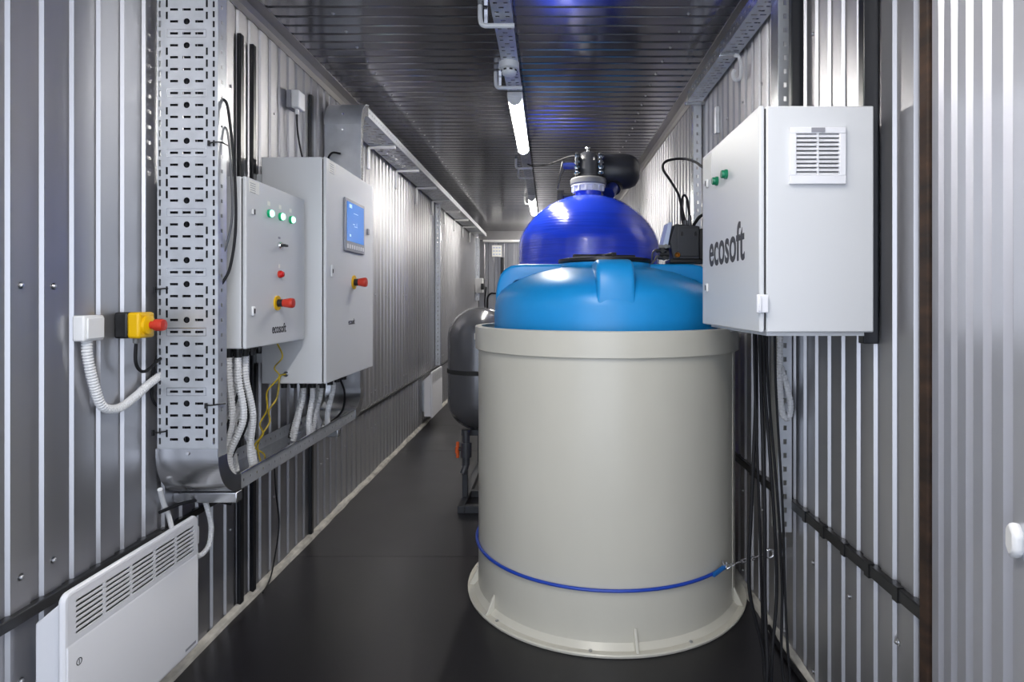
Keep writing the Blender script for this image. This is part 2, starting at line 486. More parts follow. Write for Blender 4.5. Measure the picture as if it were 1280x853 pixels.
e1 = elbow(2.167, zE, PI, 1.5 * PI, 0.150, 0.095, 'o', 'elbow')
MB().box(tx0 - 0.003, tx1 + 0.003, 2.0145, 2.0165, zE - 0.002, zE + 0.030).build('joint_strip', 'galvs', tray)
piece('screw', MB().lathe([(0.0, -0.004), (0.005, -0.004), (0.007, 0.0)], n=10, axis='y'), 'chrome', tray, [(-1.195, 2.0145, zE + 0.015), (-1.20, 2.030, zE - 0.05)])
# shelf run
zb = zE - 0.150
MB().plate((tx0, 2.167, zb), (1, 0, 0), (0, 1, 0), W, 1.283, [(0.03 + 0.05 * a, 0.045 + 0.05 * a, v, v + 0.03) for a in range(3) for v in (0.9, 1.0, 1.15)]).build('shelf_base', 'galvs', tray, solid=0.0015)
frc = [(v, v + 0.010, 0.022, 0.032) for v in [0.02 + 0.05 * k for k in range(25)]]
for x in (tx0, tx1):
    MB().plate((x, 2.167, zb - 0.002), (0, 1, 0), (0, 0, 1), 1.283, 0.055, frc).build('flange', 'galv', tray, solid=0.0015)
MB().tube([(tx1 + 0.001, 2.167, zb + 0.054), (tx1 + 0.001, 3.45, zb + 0.054)], 0.004, 6).build('rolled_edge', 'galvs', tray)
elbow(3.45, zE, 1.5 * PI, 2 * PI, 0.150, 0.095, 'o', 'elbow')
# riser, open towards the camera below, covered above
MB().plate((tx0, 3.60, zE), (1, 0, 0), (0, 0, 1), W, 1.546).build('riser_base', 'galvs', tray, solid=0.0015)
for x in (tx0, tx1):
    MB().plate((x, 3.545, zE), (0, 1, 0), (0, 0, 1), 0.055, 1.546, [(0.02, 0.032, v, v + 0.008) for v in [0.1 + 0.06 * k for k in range(23)]]).build('flange', 'galvs', tray, solid=0.0015)
zT = 2.332
MB().box(tx0 - 0.006, tx1 + 0.006, 3.540, 3.544, 1.70, zT + 0.01).build('cover', 'galv', tray, bevel=0.001)
elbow(3.695, zT, PI, 0.5 * PI, 0.152, 0.095, 'i', 'elbow')
o = arc(3.695, zT, 0.156, PI, 0.5 * PI)
mb = MB(); mb.flat = True
for (y, z), (y2, z2) in zip(o, o[1:]): mb.quad((tx0 - 0.008, y, z), (tx1 + 0.008, y, z), (tx1 + 0.008, y2, z2), (tx0 - 0.008, y2, z2))
mb.build('elbow_cover', 'galv', tray, solid=0.002, angle=30)
piece('screw', MB().lathe([(0.0, -0.003), (0.005, -0.003), (0.007, 0.0)], n=8, axis='y'), 'chrome', tray, [(-1.20, 3.539, zT - 0.03), (-1.20, 3.539, zT + 0.06)])
# arms that carry the shelf
for y in (2.155, 3.18):
    MB().box(L, tx1 + 0.004, y - 0.02, y + 0.02, zb - 0.040, zb - 0.004).build('support_arm', 'galvs', tray, bevel=0.003)
# cable ties through the slots
for (x, zc) in ((-1.105, 1.83), (-1.115, 0.96), (-1.290, 0.87), (-1.285, 1.345)):
    MB().tube(smooth([(x - 0.02, 2.016, zc), (x, 2.008, zc + 0.001), (x + 0.018, 2.018, zc + 0.003), (x + 0.024, 2.05, zc)]), 0.0025, 6).box(x - 0.024, x - 0.018, 2.010, 2.018, zc - 0.01, zc + 0.008).build('cable_tie', 'black', tray)

# perforated run under the ceiling
run = thing('cable_tray', (-1.20, 3.70, 2.43), 'long perforated cable tray under the ceiling corner above the cabinet wall', 'cable tray')
zr = zT + 0.095
rects = []
v = 0.03
while v < 7.0:
    k = int(round(v / 0.06)) % 2
    for cu in ((0.03, 0.10, 0.17) if k else (0.065, 0.135)): rects.append((cu - 0.020, cu + 0.020, v, v + 0.024))
    v += 0.06
MB().plate((tx0, 3.70, zr), (1, 0, 0), (0, 1, 0), W, 7.05, rects).build('perforated_base', 'galv', run, solid=0.0012)
for x in (tx0, tx1):
    MB().plate((x, 3.70, zr), (0, 1, 0), (0, 0, 1), 7.05, 0.056, [(v, v + 0.012, 0.022, 0.032) for v in [0.03 + 0.05 * k for k in range(140)]]).build('flange', 'galv', run, solid=0.0015)
MB().tube([(tx1, 3.70, zr + 0.056), (tx1, 10.75, zr + 0.056)], 0.004, 6).build('rolled_edge', 'galvs', run)
for k in range(8):
    y = 4.40 + 0.80 * k
    MB().tube([(L + 0.0145, y, zr - 0.17), (L + 0.0145, y, zr - 0.03), (L + 0.02, y, zr - 0.018), (L + 0.035, y, zr - 0.014), (tx1 - 0.01, y, zr - 0.014)], 0.0125, 8).build('bracket', 'wplast', run)

# ------------------------------------------------------------------ black square tubes that carry the cabinets
def upright(x0, x1, y0, y1, z0, z1, label, mt='tube', grp=None):
    return tag(MB().box(x0, x1, y0, y1, z0, z1).build('square_tube', mt, bevel=0.003), label, 'tube', grp)
upright(L, -1.3025, 2.57, 2.60, 0.02, 2.44, 'black square tube left of its twin, rising behind the smaller control cabinet')
upright(L, -1.3025, 2.68, 2.71, 0.02, 2.44, 'black square tube behind the near corner of the larger control cabinet')
upright(L, -1.3025, 3.34, 3.37, 0.02, 2.44, 'black square tube behind the far corner of the larger control cabinet')
upright(R - 0.043, R, 2.145, 2.175, 1.20, H - 0.01, 'black square tube above the far end of the wall cabinet by the tanks')
upright(R - 0.043, R, 1.655, 1.685, 1.19, H - 0.01, 'black square tube along the near edge of the wall cabinet by the tanks')

# ------------------------------------------------------------------ control cabinets
def lock(mbx, y, z, s, parent, tall=0.035):
    o = MB().box(*sorted((mbx, mbx + s * 0.008)), y - 0.010, y + 0.010, z - tall / 2, z + tall / 2).build('latch', 'wplast', parent, bevel=0.004)
    MB().box(*sorted((mbx + s * 0.008, mbx + s * 0.0095)), y - 0.004, y + 0.004, z - 0.009, z + 0.009).build('keyhole', 'black', o)
def mushroom(x, y, z, s, parent, r=0.021):
    o = MB().lathe([(0.0, 0.0), (r * 1.45, 0.0), (r * 1.45, s * 0.006), (0, s * 0.006)], (x, y, z), 24, 'x').build('emergency_button', 'yellow', parent, angle=40)
    MB().lathe([(r * 0.75, s * 0.006), (r * 0.75, s * 0.026)], (x, y, z), 20, 'x').build('collar', 'black', o)
    MB().lathe([(r * 0.70, s * 0.022), (r * 0.80, s * 0.030), (r * 0.98, s * 0.052), (r, s * 0.060), (r * 0.9, s * 0.066), (0, s * 0.068)], (x, y, z), 24, 'x').build('mushroom_head', 'red', o, angle=50)
def cabinet(name, x0, x1, y0, y1, z0, z1, s, label):
    # x0 back, x1 door face; s = +1 door looks to +x
    c = thing(name, ((x0 + x1) / 2, (y0 + y1) / 2, z0), label, 'cabinet')
    xs = sorted((x0, x1 - s * 0.020))
    MB().box(*xs, y0 + 0.002, y1 - 0.002, z0, z1).build('body', 'cab', c, bevel=0.004)
    MB().box(*sorted((x1 - s * 0.020, x1 - s * 0.0145)), y0 + 0.008, y1 - 0.008, z0 + 0.006, z1 - 0.006).build('seal', 'gap', c)
    d = MB().box(*sorted((x1 - s * 0.0145, x1)), y0, y1, z0, z1).build('door', 'cab', c, bevel=0.004)
    return c, d
cs, ds = cabinet('control_cabinet', -1.280, -1.070, 2.150, 2.665, 1.136, 1.748, 1, 'smaller grey wall control cabinet with three lit green lamps')
cb, db = cabinet('control_cabinet', -1.280, -0.990, 2.705, 3.420, 0.936, 1.947, 1, 'larger grey wall control cabinet with a blue touch screen')
for x, yy, zz in ((0, 2.25, 1.25), (0, 2.25, 1.65), (0, 2.55, 1.25), (0, 2.55, 1.65)):
    MB().box(L, -1.280, yy - 0.02, yy + 0.02, zz - 0.02, zz + 0.02).build('wall_bracket', 'galv', cs)
for yy, zz in ((2.73, 1.05), (2.73, 1.85), (3.36, 1.05), (3.36, 1.85)):
    MB().box(-1.3025, -1.279, yy - 0.02, yy + 0.02, zz - 0.02, zz + 0.02).build('wall_bracket', 'galv', cb)
xd = -1.070
def on(px, py, X): return atx(px, py, X)
for px, py in ((336, 267), (350, 271), (363, 275)):
    p = on(px, py, xd)
    o = MB().lathe([(0.016, 0), (0.016, 0.008), (0.014, 0.010)], (xd, p.y, p.z), 20, 'x').build('indicator_lamp', 'greeng', ds)
    MB().lathe([(0.0135, 0.008), (0.0135, 0.013), (0.010, 0.018), (0, 0.020)], (xd, p.y, p.z), 20, 'x').build('lens', 'greenl', o, angle=60)
    MB().box(xd, xd + 0.001, p.y - 0.010, p.y + 0.010, p.z + 0.030, p.z + 0.046).build('caption_plate', 'paper', ds)
p = on(349, 307, xd)
o = MB().lathe([(0.015, 0), (0.015, 0.006), (0.012, 0.012), (0.0, 0.012)], (xd, p.y, p.z), 20, 'x').build('selector_switch', 'chrome', ds)
MB().box(xd + 0.010, xd + 0.030, p.y - 0.014, p.y + 0.018, p.z - 0.005, p.z + 0.005).build('knob', 'black', o, bevel=0.003)
MB().box(xd, xd + 0.001, p.y - 0.009, p.y + 0.009, p.z + 0.026, p.z + 0.034).build('caption_plate', 'lcd', ds)
p = on(349, 343, xd)
o = MB().lathe([(0.015, 0), (0.015, 0.008)], (xd, p.y, p.z), 20, 'x').build('indicator_lamp', 'red', ds)
MB().lathe([(0.013, 0.006), (0.013, 0.012), (0.010, 0.018), (0, 0.019)], (xd, p.y, p.z), 20, 'x').build('lens', 'redl', o, angle=60)
MB().box(xd, xd + 0.001, p.y - 0.006, p.y + 0.006, p.z + 0.024, p.z + 0.040).build('caption_plate', 'paper', ds)
p = on(346, 379, xd); mushroom(xd, p.y, p.z, 1, ds, 0.020)
p = on(315.5, 265, xd); lock(xd, p.y, p.z, 1, ds, 0.022)
p = on(315.5, 389, xd); lock(xd, p.y, p.z, 1, ds, 0.034)
a, b = on(311, 224, xd), on(324, 246, xd)
st = MB().box(xd, xd + 0.0008, a.y, b.y, b.z + 0.005, a.z).build('sticker', 'paper', ds)
piece('printed_line', MB().box(0, 0.0004, 0, 0.04, 0, 0.0018), 'inkm', st, [(xd + 0.0008, a.y + 0.008, a.z - 0.012 - 0.008 * k) for k in range(5)])
a = on(340, 417, xd)
text('lettering', 'ecosoft', 0.052, (xd, a.y, a.z), ROT_LEFT, 'ink', ds, fat=0.0008, squeeze=0.80)
for z in (1.20, 1.68):
    MB().box(xd - 0.03, xd - 0.004, 2.665, 2.672, z - 0.02, z + 0.02).build('hinge', 'cab', cs, bevel=0.002)
# larger cabinet
xd = -0.990
a, b = on(429.5, 246, xd), on(453.5, 316, xd)
y0, y1 = a.y, b.y
zt = on(429.5, 246, xd).z; zb_ = on(429.5, 308, xd).z
o = MB().box(xd, xd + 0.010, y0, y1, zb_ - 0.02, zt).build('touch_screen', 'bezel', db, bevel=0.003)
MB().box(xd + 0.010, xd + 0.0112, y0 + 0.018, y1 - 0.018, zb_ + 0.030, zt - 0.016).build('display', 'screen', o)
gx = xd + 0.0112
cy_, cz_ = (y0 + y1) / 2, (zb_ + zt) / 2
for (dy, dz, w, h) in ((-0.03, 0.0, 0.03, 0.004), (0.0, -0.01, 0.05, 0.003), (0.015, 0.0, 0.004, 0.02), (0.0, 0.055, 0.07, 0.003), (-0.08, 0.085, 0.04, 0.018), (-0.085, -0.06, 0.022, 0.012)):
    MB().box(gx, gx + 0.0004, cy_ + dy - w / 2, cy_ + dy + w / 2, cz_ + dz - h / 2, cz_ + dz + h / 2).build('screen_mark', 'screenl', o)
piece('key', MB().box(0, 0.002, -0.008, 0.008, -0.010, 0.010), 'white', o, [(xd + 0.010, y0 + 0.03 + (y1 - y0 - 0.06) * k / 7, zb_ + 0.005) for k in range(8)])
p = on(442, 353, xd); mushroom(xd, p.y, p.z, 1, db, 0.024)
p = on(459, 290, xd); MB().box(xd, xd + 0.010, p.y - 0.014, p.y + 0.014, p.z - 0.016, p.z + 0.016).build('socket', 'lcd', db, bevel=0.003)
p = on(414, 339, xd); lock(xd, p.y, p.z, 1, db, 0.055)
a, b = on(411, 200, xd), on(420, 220, xd)
st = MB().box(xd, xd + 0.0008, a.y, b.y, b.z + 0.004, a.z).build('sticker', 'paper', db)
piece('printed_line', MB().box(0, 0.0004, 0, 0.05, 0, 0.002), 'inkm', st, [(xd + 0.0008, a.y + 0.012, a.z - 0.014 - 0.010 * k) for k in range(5)])
a = on(435.5, 406, xd)
text('lettering', 'ecosoft', 0.040, (xd, a.y, a.z), ROT_LEFT, 'ink', db, fat=0.0006, squeeze=0.80)
for z in (1.05, 1.80):
    MB().box(xd - 0.03, xd - 0.004, 3.420, 3.428, z - 0.03, z + 0.03).build('hinge', 'cab', cb, bevel=0.002)
MB().lathe([(0.012, 0), (0.012, -0.006), (0, -0.007)], (-1.168, 2.707, 0.98), 12, 'y').build('earth_stud', 'chrome', cb)
# black cable glands under both cabinets
piece('cable_gland', MB().lathe([(0.0, 0.0), (0.016, 0.0), (0.016, -0.016), (0.013, -0.022), (0.013, -0.034), (0, -0.034)], n=12), 'black', cs, [(-1.255 + 0.034 * i, 2.19 + 0.05 * j, 1.136) for i in range(5) for j in range(3)])
piece('cable_gland', MB().lathe([(0.0, 0.0), (0.018, 0.0), (0.018, -0.018), (0.014, -0.026), (0.014, -0.040), (0, -0.040)], n=12), 'black', cb, [(-1.245 + 0.045 * i, 2.86 + 0.10 * j, 0.936) for i in range(5) for j in range(4)])

# right wall cabinet
cr, drr = cabinet('control_cabinet', 0.857, 0.5537, 1.600, 2.190, 1.224, 1.822, -1, 'white wall cabinet with a vent grille and large grey lettering beside the tank')
xd = 0.5537
for px, py in ((908.5, 218), (897, 226.5)):
    p = on(px, py, xd)
    o = MB().lathe([(0.015, 0), (0.015, -0.007), (0.0125, -0.008)], (xd, p.y, p.z), 20, 'x').build('push_button', 'green', drr)
    MB().lathe([(0.0125, -0.006), (0.0125, -0.016), (0.011, -0.018), (0, -0.018)], (xd, p.y, p.z), 20, 'x').build('button_cap', 'green', o, angle=50)
for py in (231, 360):
    p = on(883, py, xd); lock(xd, p.y - 0.02, p.z, -1, drr, 0.03)
p = on(883, 208, xd); MB().box(xd - 0.0008, xd, 2.07, 2.18, p.z - 0.055, p.z + 0.03).build('sticker', 'paper', drr)
a = on(886.5, 331, xd)
text('lettering', 'ecosoft', 0.158, (xd, a.y, a.z - 0.005), ROT_RIGHT, 'ink', drr, fat=0.0026, squeeze=0.80)
for z in (1.30,):
    MB().box(0.545, 0.575, 1.590, 1.601, z - 0.024, z + 0.024).box(0.548, 0.556, 1.586, 1.592, z - 0.020, z + 0.020).build('hinge', 'white', cr, bevel=0.002)
gx0, gx1, gz0, gz1 = 0.632, 0.779, 1.614, 1.763
g = MB().box(gx0, gx1, 1.592, 1.602, gz0, gz0 + 0.022).box(gx0, gx1, 1.592, 1.602, gz1 - 0.016, gz1).box(gx0, gx0 + 0.017, 1.592, 1.602, gz0 + 0.022, gz1 - 0.016).box(gx1 - 0.017, gx1, 1.592, 1.602, gz0 + 0.022, gz1 - 0.016).build('vent_grille', 'white', cr, bevel=0.0015)
MB().box(gx0 + 0.016, gx1 - 0.016, 1.6005, 1.6018, gz0 + 0.02, gz1 - 0.014).build('backing', 'shaded', g)
n = 10; hh = gz1 - 0.016 - gz0 - 0.022
sl = MB().prism([(-0.0575, 0.0, 0.0030), (-0.0575, -0.0075, -0.0048), (-0.0575, -0.0060, -0.0062), (-0.0575, 0.0015, 0.0012)], (0.115, 0, 0))
piece('slat', sl, 'white', g, [((gx0 + gx1) / 2, 1.5995, gz0 + 0.022 + hh * (k + 0.55) / n) for k in range(n)])
MB().box((gx0 + gx1) / 2 - 0.002, (gx0 + gx1) / 2 + 0.002, 1.593, 1.600, gz0 + 0.02, gz1 - 0.014).build('mullion', 'white', g)
MB().box((gx0 + gx1) / 2 - 0.018, (gx0 + gx1) / 2 + 0.017, 1.590, 1.5925, gz1 - 0.014, gz1 - 0.002).build('tag', 'lcd', g)
piece('cable_gland', MB().lathe([(0.0, 0.0), (0.016, 0.0), (0.016, -0.014), (0.012, -0.020), (0, -0.020)], n=12), 'pvcl', cr, [(0.62 + 0.06 * i, 1.95 + 0.09 * j, 1.224) for i in range(4) for j in range(2)])
MB().box(0.58, 0.84, 1.62, 2.17, 1.214, 1.2245).build('gland_plate', 'cab', cr)

# ------------------------------------------------------------------ conduits and cables under the left cabinets
rnd = random.Random(11)
i = 0
for px0, px1 in ((-1.255, -1.235), (-1.221, -1.215), (-1.187, -1.150), (-1.153, -1.185), (-1.119, -1.135), (-1.187, -1.205), (-1.119, -1.165)):
    y = 2.19 + 0.05 * (i % 3); yb = y + rnd.uniform(0.02, 0.10)
    bow = rnd.uniform(-0.02, 0.03)
    mb = MB().conduit([(px0, y, 1.105), (px0 + 0.002, y, 1.02), (px0 + bow * 0.6, (y + yb) / 2, 0.88), (px1, yb, 0.74), (px1 + 0.005, yb + 0.02, zE - 0.147 + 0.012)], 0.0125, 0.010)
    tag(mb.build('flexible_conduit', 'cond'), 'white corrugated conduit dropping from the smaller control cabinet into the tray', 'conduit', 'white conduits under the smaller control cabinet')
    i += 1
for k, (x, xb, ys) in enumerate(((-1.20, -1.235, 2.96), (-1.155, -1.19, 2.86), (-1.11, -1.15, 2.96), (-1.11, -1.10 - 0.03, 2.86), (-1.065 - 0.02, -1.125, 3.06), (-1.155, -1.175, 3.06), (-1.20, -1.215, 3.16))):
    yb = ys - 0.05 + 0.02 * k
    mb = MB().conduit([(x, ys, 0.90), (x - 0.002, ys, 0.85), ((x + xb) / 2, ys - 0.02, 0.75), (xb, yb, zE - 0.150 + 0.016)], 0.0135, 0.010)
    tag(mb.build('flexible_conduit', 'cond'), 'white corrugated conduit dropping from the larger control cabinet into the tray', 'conduit', 'white conduits under the larger control cabinet')
for k, (pts, lab) in enumerate((
    ([(-1.119, 2.24, 1.11), (-1.13, 2.23, 1.0), (-1.16, 2.20, 0.86), (-1.185, 2.20, 0.75), (-1.17, 2.26, 0.655)], 'black cable slanting across the white conduits under the smaller cabinet'),
    ([(-1.153, 2.29, 1.11), (-1.14, 2.28, 0.98), (-1.12, 2.26, 0.86), (-1.165, 2.22, 0.72), (-1.19, 2.24, 0.656)], 'black cable curving among the white conduits into the tray'),
    ([(-1.20, 2.96, 0.90), (-1.215, 2.95, 0.80), (-1.235, 2.92, 0.70), (-1.24, 2.90, 0.65)], 'black cable left of the conduits under the larger cabinet'),
    ([(-1.085, 3.16, 0.90), (-1.075, 3.2, 0.82), (-1.10, 3.24, 0.72), (-1.16, 3.22, 0.655)], 'black cable looping at the far end of the larger cabinet'))):
    tag(MB().tube(smooth(pts), 0.0055, 8).build('cable', 'cable'), lab, 'cable')
e1_ = [at(x, y, Y) for x, y, Y in ((346, 428, 2.56), (353, 446, 2.56), (343, 460, 2.56), (349, 471, 2.56), (334, 490, 2.55), (334, 512, 2.55), (325, 530, 2.54), (329, 543, 2.53), (318, 558, 2.50), (330, 568, 2.53), (331, 577, 2.55))]
tag(MB().tube(smooth(e1_), 0.0035, 6).build('earth_wire', 'earth'), 'yellow and green wire hanging from the smaller control cabinet', 'wire')
e2_ = [at(x, y, Y) for x, y, Y in ((357, 468, 2.697), (350, 471, 2.69), (348, 488, 2.68), (345, 500, 2.66), (336, 514, 2.63), (337, 528, 2.60), (326, 546, 2.56), (322, 560, 2.52), (326, 578, 2.53))]
tag(MB().tube(smooth(e2_), 0.0038, 6).build('earth_wire', 'earth'), 'yellow earth wire bolted to the side of the larger control cabinet', 'wire')
# dark cable hanging beside the tall perforated tray, and cables at the trunk
tag(MB().tube(smooth([(-1.108, 2.052, 1.99), (-1.088, 2.056, 1.97), (-1.075, 2.06, 1.86), (-1.066, 2.065, 1.72), (-1.064, 2.065, 1.55), (-1.080, 2.06, 1.42), (-1.105, 2.05, 1.36)]), 0.005, 8).build('cable', 'cable'), 'black cable bowing out beside the tall perforated tray', 'cable')
tag(MB().tube(smooth([(-1.110, 2.062, 1.90), (-1.092, 2.066, 1.88), (-1.082, 2.070, 1.76), (-1.079, 2.072, 1.60), (-1.095, 2.068, 1.50), (-1.108, 2.06, 1.46)]), 0.004, 8).build('cable', 'pvc'), 'dark grey cable tucked inside the bowing black one', 'cable')

for k in range(8):  # unseen cables, added inside the tall tray so its slots look dark
    x = -1.286 + 0.0235 * k
    y = 2.036 + 0.006 * (k % 2)
    tag(MB().tube(smooth([(x, y, 2.57), (x + 0.002, y, 2.1), (x - 0.002, y + 0.002, 1.6), (x + 0.001, y, 1.2), (x, y, 0.95), (x, y + 0.02, 0.80)]), 0.0105, 8).build('cable', 'cable'), 'black cable added behind the tall perforated tray to darken its slots', 'cable', 'added black cables that darken the tall tray slots')

# ------------------------------------------------------------------ light switch, emergency stop, their conduits
sw = thing('light_switch', (-1.31, 1.72, 1.20), 'white surface light switch on the ribbed wall', 'switch')
zs0, zs1 = 1.194, 1.266
MB().box(L, -1.286, 1.682, 1.760, zs0, zs1).build('box', 'wplast', sw, bevel=0.005)
MB().box(-1.286, -1.280, 1.689, 1.753, zs0 + 0.006, zs1 - 0.006).build('rocker', 'wplast', sw, bevel=0.003)
pts = [(-1.303, 1.715, 1.196), (-1.303, 1.718, 1.15), (-1.302, 1.743, 1.06), (-1.302, 1.775, 0.998), (-1.302, 1.84, 0.982), (-1.302, 1.91, 1.003), (-1.302, 1.98, 1.035), (-1.300, 2.045, 1.060)]
tag(MB().conduit(pts, 0.0135, 0.0085, 10).build('flexible_conduit', 'cond'), 'thick white corrugated conduit sagging from the light switch to the tray', 'conduit')
es = thing('emergency_stop', (-1.29, 1.885, 1.19), 'yellow emergency stop box with red mushroom button on the ribbed wall', 'emergency stop')
ez0, ez1, ey0, ey1 = 1.192, 1.272, 1.845, 1.920
MB().box(L, -1.280, ey0, ey1, ez0, ez1).build('base_box', 'black', es, bevel=0.006)
MB().box(-1.282, -1.243, ey0, ey1, ez0, ez1).build('cover', 'yellow', es, bevel=0.008)
MB().lathe([(0.030, 0), (0.029, 0.010), (0.020, 0.014), (0, 0.014)], (-1.245, 1.8825, 1.232), 24, 'x').build('button_ring', 'yellow', es)
MB().lathe([(0.012, 0.010), (0.012, 0.022), (0.018, 0.026), (0.019, 0.045), (0.017, 0.052), (0.0, 0.054)], (-1.243, 1.8825, 1.232), 24, 'x').build('mushroom_head', 'red', es, angle=50)
MB().lathe([(0, 0.0), (0.009, 0), (0.009, -0.014), (0.006, -0.018), (0, -0.018)], (-1.275, 1.878, ez0), 12).build('cable_gland', 'pvcl', es)
tag(MB().tube(smooth([(-1.275, 1.878, 1.178), (-1.276, 1.878, 1.12), (-1.278, 1.90, 1.090), (-1.283, 1.94, 1.084), (-1.288, 2.0, 1.108), (-1.292, 2.05, 1.125)]), 0.005, 8).build('cable', 'cable'), 'short black cable looping from the emergency stop to the tray', 'cable')
tag(MB().tube(smooth([(-1.310, 2.06, 1.16), (-1.318, 2.03, 1.09), (-1.312, 2.01, 1.03), (-1.312, 2.02, 0.97), (-1.295, 2.07, 0.92)]), 0.004, 8).build('cable', 'cable'), 'thin black cable peeping out behind the edge of the tall tray', 'cable')

# thermostat box on the upper wall with its cable
p = at(366, 126, 3.09)
th = thing('sensor_box', (L + 0.03, 3.09, p.z - 0.05), 'small grey junction box high on the wall above the larger cabinet', 'junction box')
MB().box(L, L + 0.026, 3.05, 3.135, p.z - 0.045, p.z + 0.045).build('base', 'inkm', th, bevel=0.004)
MB().box(L + 0.026, L + 0.065, 3.05, 3.135, p.z - 0.045, p.z + 0.045).build('cover', 'wplast', th, bevel=0.006)
MB().cyl((L + 0.04, 3.09, p.z - 0.045), (L + 0.04, 3.09, p.z - 0.07), 0.010, 10).build('cable_gland', 'wplast', th)
tag(MB().tube(smooth([(L + 0.04, 3.09, p.z - 0.07), (L + 0.042, 3.095, p.z - 0.16), (L + 0.055, 3.12, p.z - 0.28), (L + 0.075, 3.15, 1.96), (L + 0.08, 3.15, 1.945)]), 0.0045, 8).build('cable', 'cable'), 'thin black cable from the junction box down to the larger cabinet', 'cable')
tag(MB().tube(smooth([(-1.27, 3.52, 2.02), (-1.275, 3.50, 2.10), (-1.25, 3.50, 2.155), (-1.21, 3.53, 2.16)]), 0.006, 8).build('cable', 'cable'), 'black cable arching out of the covered riser above the larger cabinet', 'cable')
tag(MB().conduit([(-1.312, 3.60, 1.95), (-1.312, 3.60, 2.10), (-1.312, 3.60, 2.25), (-1.310, 3.61, 2.36), (-1.300, 3.66, 2.46)], 0.007, 0.01).build('flexible_conduit', 'cond'), 'pale conduit rising along the left edge of the covered riser', 'conduit')

# ------------------------------------------------------------------ wall convectors
def heater(y0, y1, z0, z1, label, full=True):
    h = thing('convector_heater', (-1.25, (y0 + y1) / 2, z0), label, 'heater', None)
    xb, xf = -1.29, -1.205
    w = y1 - y0
    # back box, tapered to the top
    MB().prism([(xb, y0 + 0.012, z0 + 0.01), (xf - 0.012, y0 + 0.012, z0 + 0.01), (xf - 0.012, y0 + 0.012, z1 - 0.015), (xb, y0 + 0.012, z1 - 0.075)], (0, w - 0.024, 0)).build('back_box', 'white', h, bevel=0.003)
    zt0, zt1 = z1 - 0.115, z1 - 0.022
    fr = MB()
    rects = []; gw = (w - 0.045) / 5
    for k in range(5):
        u0 = 0.022 + gw * k + gw * 0.05
        for j in range(7):
            v0 = (zt0 - z0) + (zt1 - zt0) * (j + 0.25) / 7
            rects.append((u0, u0 + gw * 0.90, v0, v0 + 0.0065))
    fr.plate((xf, y0 + 0.006, z0), (0, 1, 0), (0, 0, 1), w - 0.012, z1 - z0 - 0.006, rects)
    f = fr.build('front_panel', 'white', h, solid=0.0025)
    rr = 0.016; xr = xf - 0.008
    rim = [(xr, y0 + 0.004, z0 + 0.004)] + [(xr, y0 + 0.004 + rr - rr * math.cos(PI / 2 * k / 6), z1 - 0.004 - rr + rr * math.sin(PI / 2 * k / 6)) for k in range(7)]
    rim += [(xr, y1 - 0.004 - rr + rr * math.sin(PI / 2 * k / 6), z1 - 0.004 - rr + rr * math.cos(PI / 2 * k / 6)) for k in range(7)] + [(xr, y1 - 0.004, z0 + 0.004)]
    MB().tube(rim, 0.0095, 10).build('rounded_rim', 'white', f)
    MB().box(xf - 0.016, xf - 0.012, y0 + 0.02, y1 - 0.02, zt0 - 0.01, zt1 + 0.005).build('grille_backing', 'shaded', f)
    # raised lower field
    MB().prism([(xf, y0 + 0.003, z0 + 0.004), (xf + 0.004, y0 + 0.003, z0 + 0.004), (xf + 0.004, y0 + 0.003, zt0 - 0.022), (xf, y0 + 0.003, zt0 - 0.012)], (0, w - 0.006, 0)).build('lower_field', 'white', f, bevel=0.002)
    for yy in (y0 + 0.1, y1 - 0.1): MB().box(L, xb, yy - 0.02, yy + 0.02, z0 + 0.05, z1 - 0.10).build('wall_bracket', 'galv', h)
    if full:
        yl = y0 + 0.040; zl = zt0 - 0.070
        mk = MB().lathe([(0.0075, 0), (0.0095, 0), (0.0095, 0.0005), (0.0075, 0.0005)], (xf + 0.004, yl, zl), 24, 'x', closed=True)
        mk.box(xf + 0.004, xf + 0.0045, yl - 0.001, yl + 0.001, zl - 0.006, zl + 0.006)
        mk.build('round_mark', 'ink', f)
        MB().box(xf + 0.004, xf + 0.0045, y1 - 0.075, y1 - 0.016, z0 + 0.016, z0 + 0.024).build('maker_mark', 'inkm', f)
        MB().box(L, -1.222, y1 - 0.006, y1 + 0.045, 0.455, 0.520).build('thermostat_box', 'white', h, bevel=0.006)
    return h
heater(1.515, 2.085, 0.128, 0.570, 'white slotted wall heater nearest the camera below the tray')
heater(6.28, 6.86, 0.090, 0.560, 'distant white wall heater beyond the grey vessel', False)
tag(MB().conduit([(-1.245, 2.115, 0.46), (-1.242, 2.12, 0.43), (-1.235, 2.15, 0.405), (-1.225, 2.19, 0.425), (-1.222, 2.20, 0.49), (-1.23, 2.19, 0.56), (-1.24, 2.17, 0.625)], 0.0095, 0.008).build('flexible_conduit', 'cond'), 'white conduit looping from the near heater up under the tray', 'conduit')
tag(MB().tube(smooth([(-1.292, 2.02, 0.68), (-1.305, 2.06, 0.62), (-1.300, 2.08, 0.57), (-1.29, 2.08, 0.53)]), 0.008, 8).build('cable', 'cond'), 'white cable dropping behind the near heater', 'cable')
tag(MB().tube(smooth([(-1.30, 2.03, 0.60), (-1.27, 2.10, 0.605), (-1.22, 2.16, 0.60), (-1.16, 2.22, 0.565)]), 0.006, 8).build('cable', 'cable'), 'black cable end sticking out under the tray elbow', 'cable')
tag(MB().tube(smooth([(-1.312, 2.9, 0.58), (-1.312, 2.92, 0.40), (-1.309, 2.95, 0.22), (-1.300, 2.88, 0.08), (-1.285, 2.80, 0.02), (-1.27, 2.70, 0.008)]), 0.0035, 6).build('cable', 'cable'), 'thin black cable running down the lower wall to the floor edge', 'cable')

